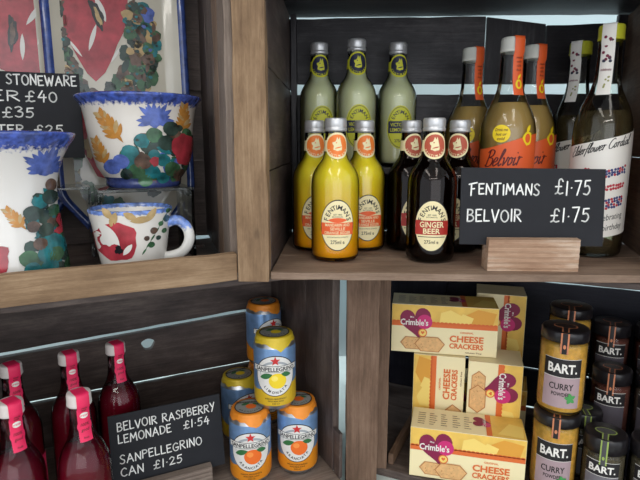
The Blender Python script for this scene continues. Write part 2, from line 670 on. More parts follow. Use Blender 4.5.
CUR = {
    'B': (.5, [('c', [(.1, 1.0), (.08, .5), (0, 0)]), ('c', [(-.06, .86), (.14, 1.04), (.4, .96), (.38, .68), (.1, .54)]), ('c', [(.1, .54), (.42, .48), (.44, .12), (.2, -.02), (-.08, .08)])]),
    'C': (.5, [('c', [(.48, .84), (.34, 1.0), (.1, .8), (0, .4), (.12, .04), (.36, .02), (.52, .2)])]),
    'E': (.46, [('c', [(.42, .9), (.24, 1.0), (.08, .82), (.24, .58)]), ('c', [(.24, .58), (.0, .44), (.02, .08), (.26, .0), (.46, .14)])]),
    'a': (.36, [('o', [(.18, .5), (.02, .3), (.1, .02), (.28, .22)]), ('c', [(.3, .5), (.28, .08), (.4, .08)])]),
    'd': (.38, [('o', [(.16, .5), (.02, .3), (.1, .02), (.28, .22)]), ('c', [(.34, 1.0), (.28, .1), (.4, .08)])]),
    'e': (.32, [('c', [(.02, .24), (.22, .3), (.26, .48), (.12, .52), (.02, .24), (.12, .0), (.34, .14)])]),
    'f': (.26, [('c', [(.34, .94), (.24, 1.0), (.14, .6), (.06, -.26)]), ('l', [(0, .48), (.3, .5)])]),
    'i': (.2, [('c', [(.04, .5), (.04, .1), (.1, .0), (.22, .12)]), ('l', [(.1, .74), (.11, .77)])]),
    'l': (.22, [('c', [(0, .1), (.18, .66), (.22, .98), (.12, .98), (.06, .3), (.12, .0), (.26, .12)])]),
    'o': (.34, [('o', [(.16, .5), (.02, .3), (.1, .02), (.28, .2)]), ('l', [(.22, .46), (.36, .42)])]),
    'r': (.28, [('c', [(0, .42), (.08, .52), (.06, .02)]), ('c', [(.07, .28), (.16, .48), (.3, .46)])]),
    'v': (.36, [('c', [(0, .46), (.08, .48), (.14, .02)]), ('c', [(.14, .02), (.28, .3), (.3, .52), (.4, .46)])]),
    'w': (.48, [('c', [(0, .48), (.06, .06), (.18, .06), (.24, .44)]), ('c', [(.24, .44), (.26, .04), (.4, .1), (.44, .5), (.5, .46)])]),
}


def cursive(art, s, x, y, h, layer, m, width, pen, slant=0.3, rise=0.0, thick=1.0):
    tot = sum(CUR[c][0] + 0.04 if c != ' ' else 0.3 for c in s)
    sx = width / tot
    cx = x
    for ch in s:
        if ch == ' ':
            cx += 0.3 * sx; continue
        wd, strokes = CUR[ch]
        for kind, pts in strokes:
            q = [(cx + p[0] * sx + slant * p[1] * h, y + p[1] * h + rise * (cx + p[0] * sx - x)) for p in pts]
            q = spline(q, 5, kind == 'o') if kind != 'l' else q
            for a_, b_ in zip(q, q[1:]):
                d = Vector((b_[0] - a_[0], b_[1] - a_[1]))
                if d.length < 1e-7:
                    continue
                d.normalize()
                wq = pen * (0.75 + 0.5 * abs(d.y)) / 2
                nx, ny = -d.y * wq, d.x * wq
                art.items.append(([(a_[0] - nx, a_[1] - ny), (b_[0] - nx, b_[1] - ny), (b_[0] + nx, b_[1] + ny), (a_[0] + nx, a_[1] + ny)], [(0, 1, 2, 3)], layer, m))
                art.ell(b_[0], b_[1], wq, wq, layer, m, n=7, rings=1)
        cx += (wd + 0.04) * sx


# ------------------------------------------------------------------ the room
def structure(name, mb, m):
    o = mb.build(name, m)
    o['kind'] = 'structure'
    return o


m_wall = mat('painted_wall', (196, 214, 218), 0.7, bump=0.1, bscale=60)
structure('wall_back', MB().box(-2.2, 2.2, 1.26, 1.34, 0, 2.6), m_wall)
structure('floor', MB().box(-2.2, 2.2, -3.5, 1.34, -0.06, 0), mat('shop_floor', (150, 142, 132), 0.5, vary=0.15, bscale=6))
structure('ceiling', MB().box(-2.2, 2.2, -3.5, 1.34, 2.6, 2.66), mat('ceiling_white', (225, 225, 222), 0.8, bump=0.05))

ct = empty('display_table', 0, 0, -0.49, label='pale painted table top the wooden crates are stacked on', cat='table')
MB().box(-0.95, 0.95, 0.42, 1.16, -0.035, 0).build('table_top', mat('table_paint', (205, 214, 210), 0.45, vary=0.05, bscale=20), ct, bevel=0.003)
for sx in (-0.9, 0.9):
    for sy in (0.47, 1.11):
        MB().box(sx - 0.025, sx + 0.025, sy - 0.025, sy + 0.025, -0.81, -0.035).build('leg', mat('table_paint', (205, 214, 210)), ct)


# ------------------------------------------------------------------ wooden crates
_seed = [0]


def plank(parent, name, x0, x1, y0, y1, z0, z1, key, rz=0.0, z0r=None, z1r=None, axis=None, wear=0.0007, hole=None, bevel=0.0012):
    """rough sawn board, subdivided along its length so that the edges wander"""
    _seed[0] += 1
    rnd = random.Random(_seed[0])
    d = [x1 - x0, y1 - y0, z1 - z0]
    if axis is None:
        axis = d.index(max(d))
    c = Vector(((x0 + x1) / 2, (y0 + y1) / 2, (z0 + z1) / 2))
    h = [v / 2 for v in d]
    mb = MB()
    if hole:
        hx, hz, rx, rzz = hole
        outer = [(-h[0], -h[2]), (h[0], -h[2]), (h[0], h[2] + ((z1r - z1) if z1r is not None else 0)), (-h[0], h[2])]
        inner = [(hx - c.x + rx * (1 + .15 * math.sin(3 * a)) * math.cos(a), hz - c.z + rzz * math.sin(a)) for a in [2 * PI * i / 20 for i in range(20)]]
        tri = tessellate_polygon([[Vector((p[0], 0, p[1])) for p in outer], [Vector((p[0], 0, p[1])) for p in inner]])
        allp = outer + inner
        for yy in (-h[1], h[1]):
            mb.add([(p[0], yy, p[1]) for p in allp], [tuple(t) for t in tri])
        for loop in (outer, inner):
            n = len(loop)
            vs = [(p[0], -h[1], p[1]) for p in loop] + [(p[0], h[1], p[1]) for p in loop]
            mb.add(vs, [(i, (i + 1) % n, n + (i + 1) % n, n + i) for i in range(n)])
        return mb.build(name, wmat(key, axis), parent, loc=c, rot=(0, 0, rz))
    seg = max(2, int(d[axis] / 0.03))
    o1, o2 = [i for i in range(3) if i != axis]
    vs, fs = [], []
    for k in range(seg + 1):
        t = k / seg
        for a, b in ((-1, -1), (1, -1), (1, 1), (-1, 1)):
            p = [0, 0, 0]
            p[axis] = -h[axis] + d[axis] * t
            p[o1] = a * h[o1] - a * abs(rnd.gauss(0, wear))
            p[o2] = b * h[o2] - b * abs(rnd.gauss(0, wear))
            tx = (p[0] + h[0]) / d[0]
            if p[2] > 0 and z1r is not None:
                p[2] += (z1r - z1) * tx
            if p[2] < 0 and z0r is not None:
                p[2] += (z0r - z0) * tx
            vs.append(p)
    for k in range(seg):
        for i in range(4):
            j = (i + 1) % 4
            fs.append((k * 4 + i, k * 4 + j, k * 4 + 4 + j, k * 4 + 4 + i))
    fs.append((3, 2, 1, 0)); fs.append(tuple(seg * 4 + i for i in range(4)))
    mb.add(vs, fs)
    return mb.build(name, wmat(key, axis), parent, loc=c, rot=(0, 0, rz), bevel=bevel)


def side_plank(parent, ox, oy, ang, a, b, z0, z1, key, th):
    """board running back from (ox, oy), turned by ang from the crate's depth direction; th to its left (negative) or right"""
    dx, dy = -math.sin(ang), math.cos(ang)
    m = (a + b) / 2
    cx, cy = ox + dx * m + dy * th / 2, oy + dy * m - dx * th / 2
    h = abs(th) / 2
    return plank(parent, 'side_board', cx - h, cx + h, cy - (b - a) / 2, cy + (b - a) / 2, z0, z1, key, rz=ang)


# upper left crate -----------------------------------------------------------
YL = R(26.3)
OUL = (-0.095, 0.585)
TOPL = 0.35
ul = empty('wooden_crate', OUL[0], OUL[1], 0, YL, 'warm brown wooden crate holding the painted pottery', 'crate', 'stacked wooden display crates')
plank(ul, 'front_rail', -0.47, 0.0, 0.0, 0.012, -0.1555, -0.1225, 'warm')
for i in range(3):
    plank(ul, 'floor_board', -0.47, -0.0095 + i * 0.012, 0.0125 + i * 0.1, 0.1115 + i * 0.1, -0.1555, -0.150, 'dark')
for a, b, k, q in ((0.013, 0.074, 'grey', 0), (0.076, 0.128, 'shelf', 0.0), (0.130, 0.215, 'dark', 0), (0.217, 0.3155, 'dark', 0)):
    side_plank(ul, 0.0045, 0.0, R(-9), a, b, -0.1495, TOPL, k, -0.011)
plank(ul, 'side_board', -0.482, -0.471, 0.0, 0.312, -0.1555, TOPL, 'grey', axis=1)
for k, (z0, z1) in enumerate(((-0.1555, -0.0255), (-0.0285, 0.0885), (0.0855, TOPL))):
    plank(ul, 'back_board', -0.48, 0.062, 0.3135 + 0.0112 * (k % 2), 0.324 + 0.0112 * (k % 2), z0, z1, 'dark')
for i in range(3):
    plank(ul, 'top_board', -0.482, 0.0, 0.0 + i * 0.108, 0.106 + i * 0.108, TOPL + 0.001, TOPL + 0.012, 'grey')

# upper right crate ----------------------------------------------------------
ur = empty('wooden_crate', -0.057, 0.585, 0, R(-2.0), 'wooden crate whose grey-brown floor carries the drinks bottles', 'crate', 'stacked wooden display crates')
plank(ur, 'corner_post', -0.038, -0.0005, -0.004, 0.016, -0.156, 0.2, 'warm', wear=0.0012)
plank(ur, 'floor_board', 0.0, 0.50, 0.0, 0.095, -0.1545, -0.145, 'shelf', wear=0.0004)
plank(ur, 'floor_board', 0.0, 0.50, 0.0965, 0.197, -0.1545, -0.1452, 'shelf', wear=0.0003)
plank(ur, 'floor_board', 0.0, 0.50, 0.1985, 0.30, -0.1545, -0.1453, 'shelf', wear=0.0003)
for z0, z1 in ((-0.153, -0.03), (-0.0295, 0.085), (0.0855, 0.2)):
    plank(ur, 'side_board', -0.017, -0.0006, 0.0165, 0.30, z0, z1, 'dark', axis=1)
# leaning right side
RS = R(-16)
for z0, z1 in ((-0.1445, -0.0183), (-0.0182, 0.2)):
    plank(ur, 'side_board', 0.488, 0.498, -0.0, 0.31, z0, z1, 'brown', rz=RS, axis=1)
plank(ur, 'back_board', -0.022, 0.56, 0.302, 0.312, -0.145, 0.0805, 'black')
plank(ur, 'back_board', -0.022, 0.31, 0.302, 0.312, 0.0956, 0.1982, 'black', z1r=0.1998)
plank(ur, 'back_board', 0.3115, 0.405, 0.302, 0.312, 0.0956, 0.1985, 'black', z1r=0.187)
plank(ur, 'back_board', 0.406, 0.515, 0.302, 0.312, 0.0956, 0.1855, 'black', z1r=0.1885)
plank(ur, 'back_board', 0.516, 0.575, 0.302, 0.312, 0.0956, 0.2005, 'black')
plank(ur, 'corner_batten', 0.0, 0.010, 0.285, 0.3015, -0.1445, 0.2005, 'black')
for i in range(3):
    plank(ur, 'top_board', -0.038, 0.58, -0.004 + i * 0.108, 0.102 + i * 0.106, 0.2015, 0.212, 'black')

# lower left crate -----------------------------------------------------------
CLL = (0.0332, 0.6685)
ll = empty('wooden_crate', CLL[0], CLL[1], 0, R(26), 'dark stained wooden crate holding drinks cans and raspberry bottles', 'crate', 'stacked wooden display crates')
for i in range(3):
    plank(ll, 'floor_board', -0.50, 0.003, -0.025 + i * 0.106, 0.0795 + i * 0.106, -0.49, -0.477, 'grey', wear=0.0003)
plank(ll, 'side_board', 0.0, 0.006, 0.013, 0.034, -0.4765, -0.405, 'dark', axis=1, bevel=0.001)
for y0, y1 in ((0.035, 0.128), (0.1285, 0.28)):
    plank(ll, 'side_board', 0.0, 0.012, y0, y1, -0.4765, -0.168, 'dark')
plank(ll, 'side_board', -0.512, -0.501, -0.02, 0.292, -0.49, -0.168, 'dark', axis=1)
plank(ll, 'back_board', -0.50, 0.012, 0.2815, 0.292, -0.4765, -0.3955, 'dark')
plank(ll, 'back_board', -0.50, 0.012, 0.2815, 0.292, -0.3905, -0.3165, 'dark', z1r=-0.297, hole=(-0.219, -0.3285, 0.0105, 0.0098))
plank(ll, 'back_board', -0.50, 0.012, 0.2815, 0.292, -0.3095, -0.168, 'dark', z0r=-0.2905)
for i in range(2):
    plank(ll, 'top_board', -0.50, -0.0, 0.0 + i * 0.147, 0.145 + i * 0.147, -0.167, -0.1575, 'dark')

# lower right crate ----------------------------------------------------------
FLR = (0.097, 0.705)
YR = R(-24)
lr = empty('wooden_crate', FLR[0], FLR[1], 0, YR, 'near-black wooden crate holding cracker cartons and spice jars', 'crate', 'stacked wooden display crates')


def lrl(x, y):
    c, s = math.cos(-YR), math.sin(-YR)
    dx, dy = x - FLR[0], y - FLR[1]
    return (dx * c - dy * s, dx * s + dy * c)


for i in range(3):
    plank(lr, 'floor_board', -0.018 - 0.031 * (i + 1), 0.47, 0.0 + i * 0.0965, 0.095 + i * 0.0965, -0.49, -0.477, 'dark', wear=0.0003)
LW = R(18)
side_plank(lr, 0.003, 0.0, LW, 0.0, 0.05, -0.4765, -0.168, 'brown', -0.0185)
for z0, z1 in ((-0.4765, -0.374), (-0.372, -0.27), (-0.268, -0.168)):
    side_plank(lr, 0.003, 0.0, LW, 0.0515, 0.285, z0, z1, 'navy', -0.0185)
plank(lr, 'corner_board', -0.098, 0.03, 0.2785, 0.2885, -0.4765, -0.168, 'navy')
plank(lr, 'corner_batten', 0.0, 0.0095, 0.013, 0.27, -0.4765, -0.458, 'brown')
plank(lr, 'side_board', 0.471, 0.482, 0.0, 0.30, -0.49, -0.168, 'navy', axis=1)
plank(lr, 'back_board', -0.125, 0.47, 0.290, 0.30, -0.4765, -0.4045, 'navy')
plank(lr, 'back_board', -0.125, 0.47, 0.290, 0.30, -0.4015, -0.2395, 'navy')
plank(lr, 'back_board', -0.125, 0.47, 0.290, 0.30, -0.2365, -0.168, 'brown')
for i in range(2):
    plank(lr, 'top_board', -0.02, 0.482, 0.0 + i * 0.151, 0.149 + i * 0.151, -0.167, -0.1572, 'dark')
px, py = lrl(0.061, 0.690)
plank(lr, 'corner_post', px - 0.0250, px + 0.0215, py - 0.008, py + 0.008, -0.4895, -0.168, 'brown', rz=-YR + R(2), wear=0.0012)

# dark ledge at the back of the bottle shelf
lg = empty('display_riser', 0.06, 0.83, -0.1445, R(-2), 'dark wooden ledge under the three cloudy lemonade bottles', 'riser')
plank(lg, 'ledge_board', -0.098, 0.105, -0.052, 0.047, 0.1, 0.1105, 'black')
plank(lg, 'end_support', -0.095, -0.083, -0.048, 0.045, 0.0, 0.0995, 'black')
plank(lg, 'end_support', 0.09, 0.102, -0.048, 0.045, 0.0, 0.0995, 'black')


# ------------------------------------------------------------------ bottles
M_cream = mat('label_cream', (240, 226, 178), 0.5)
M_white = mat('label_white', (236, 232, 226), 0.5)
M_black = mat('print_black', (28, 24, 26), 0.5)
M_navy = mat('print_navy', (30, 34, 62), 0.5)
M_orange = mat('label_orange', (240, 126, 48), 0.5)
M_orange2 = mat('label_red_orange', (232, 96, 42), 0.5)
M_red = mat('label_red', (176, 44, 36), 0.5)
M_lime = mat('label_lime', (206, 204, 44), 0.5)
M_yel = mat('label_yellow', (246, 214, 30), 0.5)
M_green = mat('print_green', (70, 150, 80), 0.5)
M_alu = mat('cap_aluminium', (206, 206, 208), 0.36, metal=0.6)
M_gls = glass('clear_glass')
M_gls2 = glass('clear_glass_neck', (0.90, 0.91, 0.88), (0.45, 0.47, 0.44))

H1 = 0.176
FP = [(0.0, 0.002), (0.024, 0.0005), (0.0285, 0.002), (0.0302, 0.006), (0.0305, 0.012), (0.0305, 0.094), (0.0301, 0.100), (0.0288, 0.1065), (0.0262, 0.1125),
      (0.0226, 0.1180), (0.0190, 0.1225), (0.0165, 0.1265), (0.0150, 0.131), (0.0142, 0.137), (0.0135, 0.146), (0.0128, 0.1585), (0.0128, 0.162)]


def in_prof(prof, d, ztop, zbot=0.0045):
    out = [(0.0, zbot)]
    for r, z in prof:
        if zbot < z < ztop:
            out.append((max(0.001, r - d), z))
    rt = prof_r(prof, ztop) - d
    out += [(rt, ztop), (0.0, ztop + 0.0001)]
    out[0:1] = [(0.0, zbot), (out[1][0] * 0.92 if len(out) > 1 else 0.02, zbot + 0.0003)]
    return out


def screw_cap(parent, z0, r, h, m, n=72):
    mb = MB()
    pr = [(r * 0.96, z0), (r * 1.02, z0 + 0.0012), (r * 1.02, z0 + h * 0.22), (r * 0.97, z0 + h * 0.27), (r * 0.97, z0 + h * 0.34), (r, z0 + h * 0.4),
          (r, z0 + h * 0.82), (r * 0.97, z0 + h * 0.93), (r * 0.9, z0 + h), (0.0005, z0 + h)]
    mb.lathe(pr, n, wob=lambda a, k: (0.012 * math.cos(36 * a) if k in (5, 6) else 0))
    return mb.build('cap', m, parent)


def dog(a, cx, cy, s, layer, m_bg, m_dog):
    """a dog's head in profile inside a round badge"""
    pts = [(-.42, -.5), (-.36, -.1), (-.5, .1), (-.52, .28), (-.22, .36), (-.12, .52), (-.02, .86), (.12, .56), (.24, .86), (.34, .44), (.42, .1), (.5, -.3), (.46, -.56), (0, -.66)]
    a.star([(cx + x * s, cy + y * s) for x, y in pts], layer, m_dog, 2, (cx, cy))
    a.ell(cx - 0.1 * s, cy + 0.24 * s, 0.07 * s, 0.07 * s, layer + 1, m_bg, n=8, rings=1)
    a.leaf(cx + .1 * s, cy - .28 * s, .8 * s, .13 * s, 0.25, layer + 1, m_bg)


def soda_bottle(kind):
    root = empty('soda_bottle', 0, 0, 0)
    gm = M_gls if kind != 'ginger' else glass('amber_glass', (0.30, 0.16, 0.10), (0.10, 0.05, 0.04))
    MB().lathe(FP, 56).build('glass_body', gm, root)
    lm, top = {'orange': (liquid_grad('orange_drink', (250, 172, 16), (232, 214, 50), 0.01, 0.105), 0.134),
               'lemon': (liquid_grad('lemon_drink', (210, 208, 168), (202, 206, 170), 0.01, 0.12), 0.140),
               'ginger': (mat('ginger_drink', (34, 18, 14), 0.15), 0.145)}[kind]
    MB().lathe(in_prof(FP, 0.0012, top), 48).build('liquid', lm, root)
    screw_cap(root, H1 - 0.0160, 0.0136, 0.0160, M_alu)
    # neck badge with wings
    bg_, rim_, dog_ = {'orange': (M_orange, M_cream, M_cream), 'lemon': (M_navy, M_lime, M_lime), 'ginger': (mat('badge_brick', (186, 84, 58), 0.5), M_cream, M_cream)}[kind]
    a = Art()
    zc = 0.1425
    a.rect(-0.032, -0.0068, 0.0, 0.0068, 0, 1, 14, 2)
    a.ell(0, 0, 0.0158, 0.0160, 1, 1, n=32)
    a.ell(0, 0, 0.0132, 0.0136, 2, 0, n=32)
    dog(a, 0, 0.001, 0.0112, 3, 0, 2)
    a.ell(0, 0, 0.0001, 0.0001, 3, 0, n=6)
    a.arc_text('FENTIMANS', 0, 0, 0.0116, 0.0120, R(205), R(335), 0.0025, 4, 1, bold=0.02)
    a.build('neck_label', [bg_, rim_, dog_], rev(FP, 0.16, zc), root, smooth=True)
    # large oval body label
    a = Art()
    zc = 0.0465
    if kind in ('orange', 'ginger'):
        band = M_orange2 if kind == 'orange' else M_red
        W, HH = 0.0205, 0.0305
        a.ell(0, 0, W * 1.05, HH * 1.04, 0, 2, n=48, rings=5)
        a.ell(0, 0, W, HH, 1, 0, n=48, rings=5)
        a.arc_text('FENTIMANS', 0, -0.001, 0.0150, 0.0235, R(158), R(22), 0.0056, 2, 2, bold=0.012)
        a.text('EST 1905', 0, 0.0135, 0.0018, 2, 2, width=0.010)
        a.text('BOTANICAL', 0, 0.0108, 0.0015, 2, 2, width=0.013)
        if kind == 'ginger':
            a.rect(-0.0202, -0.0108, 0.0202, 0.0068, 2, 1, 12, 2)
            a.text('GINGER', 0, 0.0020, 0.0068, 4, 3, width=0.0285, bold=0.02)
            a.text('BEER', 0, -0.0060, 0.0064, 4, 3, width=0.020, bold=0.02)
            a.text('275ml e', 0, -0.0195, 0.0042, 2, 2, width=0.017)
            a.rect(-0.0165, -0.0138, 0.0165, -0.0130, 2, 2, 8, 1)
        else:
            a.rect(-0.0202, -0.0115, 0.0202, 0.0035, 2, 1, 12, 2)
            a.leaf(0, 0.0065, 0.024, 0.006, 0, 2, 1)
            for k, t in enumerate(('MANDARIN AND', 'SEVILLE', 'ORANGE JIGGER')):
                a.text(t, 0, 0.0008 - k * 0.0048, 0.0036, 4, 3, width=(0.030, 0.018, 0.032)[k], bold=0.012)
            a.text('275ml e', 0, -0.0205, 0.0045, 2, 2, width=0.017)
            a.text('WITH BOTANICAL EXTRACTS', 0, -0.0145, 0.0014, 2, 2, width=0.026)
        a.build('body_label', [M_cream, band, M_black, M_cream], rev(FP, 0.10, zc), root, smooth=True)
    else:
        zc = 0.056
        a.ell(0, 0, 0.0205, 0.0305, 0, 0, n=48, rings=5)
        a.ell(0, 0, 0.0190, 0.0288, 1, 2, n=48, rings=5)
        a.ell(0, 0, 0.0182, 0.0280, 2, 0, n=48, rings=5)
        a.arc_text('FENTIMANS', 0, 0, 0.0140, 0.0215, R(158), R(22), 0.0050, 3, 2, bold=0.012)
        a.rect(-0.0178, -0.0085, 0.0178, 0.0085, 3, 2, 12, 2)
        a.text('VICTORIAN', 0, 0.0036, 0.0048, 5, 0, width=0.030, bold=0.012)
        a.text('LEMONADE', 0, -0.0036, 0.0048, 5, 0, width=0.030, bold=0.012)
        a.text('275ml e', 0, -0.0190, 0.0042, 3, 2, width=0.017)
        a.build('body_label', [M_lime, M_navy, M_navy], rev(FP, 0.16, zc), root, smooth=True)
    return root


FZ = -0.1444


def put(proto, first, x, y, z, label, cat, group, turn=0.0, scale=None):
    o = proto if first else copy_tree(proto)
    o.location = (x, y, z + EYE)
    o.rotation_euler = (0, 0, face_cam(x, y) + turn)
    if scale:
        o.scale = scale
    tag(o, label, cat, group)
    return o


so = soda_bottle('orange')
for i, (x, y, l, t) in enumerate([
    (0.0194, 0.661, 'orange soda bottle nearest the shelf edge, in front of its two twins', 0.0),
    (-0.0075, 0.727, 'leftmost orange soda bottle, half hidden behind the front one', 0.0),
    (0.0605, 0.727, 'orange soda bottle back right, next to the dark ginger beer', 0.12)]):
    put(so, i == 0, x, y, FZ, l, 'bottle', 'orange soda bottles on the shelf', t)
sg = soda_bottle('ginger')
for i, (x, y, l, t) in enumerate([
    (0.1405, 0.656, 'dark ginger beer bottle in front with its whole red and cream label showing', -0.05),
    (0.1245, 0.727, 'dark ginger beer bottle behind, on the side of the orange sodas', 0.25),
    (0.188, 0.716, 'dark ginger beer bottle partly hidden by the chalked Fentimans sign', -0.35)]):
    put(sg, i == 0, x, y, FZ, l.replace('Fentimans ', 'bottle price '), 'bottle', 'ginger beer bottles on the shelf', t)
sl = soda_bottle('lemon')
for i, (x, y, l, t) in enumerate([
    (0.0545, 0.812, 'cloudy lemonade bottle in the middle of the back ledge', 0.0),
    (-0.0012, 0.840, 'cloudy lemonade bottle at the left end of the back ledge', 0.0),
    (0.1195, 0.838, 'cloudy lemonade bottle at the right end of the back ledge', 0.05)]):
    put(sl, i == 0, x, y, -0.0338, l, 'bottle', 'cloudy lemonade bottles on the ledge', t, (1.0, 1.0, 1.055))

# tall bottles with a paper strip over the cap --------------------------------
TP = [(0.0, 0.003), (0.030, 0.0005), (0.0345, 0.002), (0.0362, 0.006), (0.0368, 0.014), (0.0368, 0.150), (0.0364, 0.162), (0.0345, 0.174), (0.0305, 0.186),
      (0.0250, 0.197), (0.0202, 0.207), (0.0172, 0.217), (0.0156, 0.228), (0.0148, 0.242), (0.0145, 0.258), (0.0145, 0.270)]


def strip_label(root, name, prof, ztop, zlow, half, rcap, zcap, rot, mats, dec, tip=True):
    """paper strip pasted over the cap and down the neck"""
    mb = MB()
    vs, fs = [], []
    path = [(-rcap * 0.55, 'top'), (-rcap * 0.1, 'top'), (rcap * 0.4, 'top'), (rcap * 0.9, 'top'), (rcap * 1.05, ztop - 0.0015)]
    rows = []
    for r, z in path:
        rows.append((r, (ztop + 0.0006) if z == 'top' else z, half))
    n = 14
    for k in range(n + 1):
        z = ztop - 0.004 - (ztop - 0.004 - zlow) * k / n
        r = (rcap * 1.045 if z > zcap else prof_r(prof, z)) + 0.0006
        rows.append((r, z, half))
    m = 6
    for r, z, hw in rows:
        for i in range(m + 1):
            u = -hw + 2 * hw * i / m
            if z > ztop:
                p = Vector((u, -r, z))
            else:
                a = u / r
                p = Vector((r * math.sin(a), -r * math.cos(a), z))
            p.rotate(Matrix.Rotation(rot, 3, 'Z'))
            vs.append(p)
    for k in range(len(rows) - 1):
        for i in range(m):
            a = k * (m + 1) + i
            fs.append((a, a + 1, a + m + 2, a + m + 1))
    mb.add(vs, fs, 0, True)

    def fn(u, v, off):
        r = (rcap * 1.045 if v > zcap else prof_r(prof, v)) + 0.0006
        a = u / r + rot - PI / 2
        return ((r + off) * math.cos(a), (r + off) * math.sin(a), v)
    if dec:
        dec.add_to(mb, fn)
    return mb.build(name, mats, root, fixn=False)


def plain_cap(root, z0, z1, r, m):
    MB().lathe([(r * 0.97, z0), (r * 1.03, z0 + 0.001), (r * 1.03, z0 + 0.003), (r, z0 + 0.004), (r, z1 - 0.003), (r * 0.95, z1 - 0.0006), (r * 0.86, z1), (0.0005, z1)], 64,
               wob=lambda a, k: (0.012 * math.cos(32 * a) if k in (3, 4) else 0)).build('cap', m, root)


M_pcap = mat('cap_frosted', (214, 214, 206), 0.35)


def presse():
    root = empty('presse_bottle', 0, 0, 0)
    MB().lathe(TP, 56).build('glass_body', M_gls, root)
    MB().lathe(in_prof(TP, 0.0014, 0.199), 48).build('liquid', liquid_grad('presse_drink', (190, 148, 74), (164, 138, 84), 0.02, 0.19), root)
    plain_cap(root, 0.264, 0.283, 0.0153, M_pcap)
    d = Art()
    for k, s in enumerate(('made', 'with', '10%', 'fruit')):
        d.text(s, 0, 0.256 - k * 0.0052, 0.0027, 1, 1, shear=0.3)
    d.ell(0, 0.222, 0.0046, 0.0062, 1, 2, n=16); d.leaf(0.001, 0.232, 0.008, 0.003, 1.0, 1, 2)
    d.ell(0.0, 0.222, 0.002, 0.004, 2, 0, n=10)
    strip_label(root, 'seal_strip', TP, 0.283, 0.208, 0.0078, 0.0156, 0.262, 0.62, [M_orange2, mat('print_maroon', (96, 26, 26), 0.5), M_yel], d)
    a = Art()
    n = 24
    vs, fs = [], []
    for j in range(9):
        for i in range(n + 1):
            u = -0.046 + 0.092 * i / n
            top = 0.148 + 0.006 * math.sin(u * 40) + 0.10 * u
            vs.append((u, 0.03 + (top - 0.03) * j / 8))
    for j in range(8):
        for i in range(n):
            q = j * (n + 1) + i
            fs.append((q, q + 1, q + n + 2, q + n + 1))
    a.items.append((vs, fs, 0, 0))
    cursive(a, 'Belvoir', -0.032, 0.115, 0.021, 1, 1, 0.046, 0.0015, rise=0.06)
    a.text('Orange & Mandarin', -0.004, 0.103, 0.006, 1, 1, width=0.046, shear=0.25)
    a.text('presse', -0.002, 0.092, 0.005, 1, 1, shear=0.25)
    a.ell(-0.012, 0.158, 0.0115, 0.0115, 1, 2, n=30)
    for k, s in enumerate(('Drink me', 'hot or', 'cold')):
        a.text(s, -0.012, 0.1632 - k * 0.0058, 0.0038, 2, 1, width=(0.016, 0.014, 0.010)[k], shear=0.3)
    a.ell(0.023, 0.152, 0.007, 0.009, 1, 2, n=18, irr=0.15); a.leaf(0.024, 0.164, 0.012, 0.005, 1.1, 1, 2)
    a.ell(0.023, 0.152, 0.004, 0.006, 2, 0, n=14)
    a.build('body_label', [M_orange2, mat('print_maroon', (96, 26, 26)), M_yel], rev(TP, 0.12), root, smooth=True)
    return root


pb = presse()
for i, (x, y, l, t) in enumerate([
    (0.2565, 0.729, 'tall front bottle with orange paper strip and round yellow sticker', 0.0),
    (0.226, 0.806, 'tall orange-stripped bottle standing behind the ginger beers', 0.1),
    (0.3085, 0.785, 'tall orange-stripped bottle squeezed between its front twin and the cordials', 0.15)]):
    put(pb, i == 0, x, y, FZ, l, 'bottle', 'tall bottles with orange labels', t)

CP = [(r * 0.95, z * 1.02) for r, z in TP]
ML_y = mat('cap_lime', (196, 196, 52), 0.4)


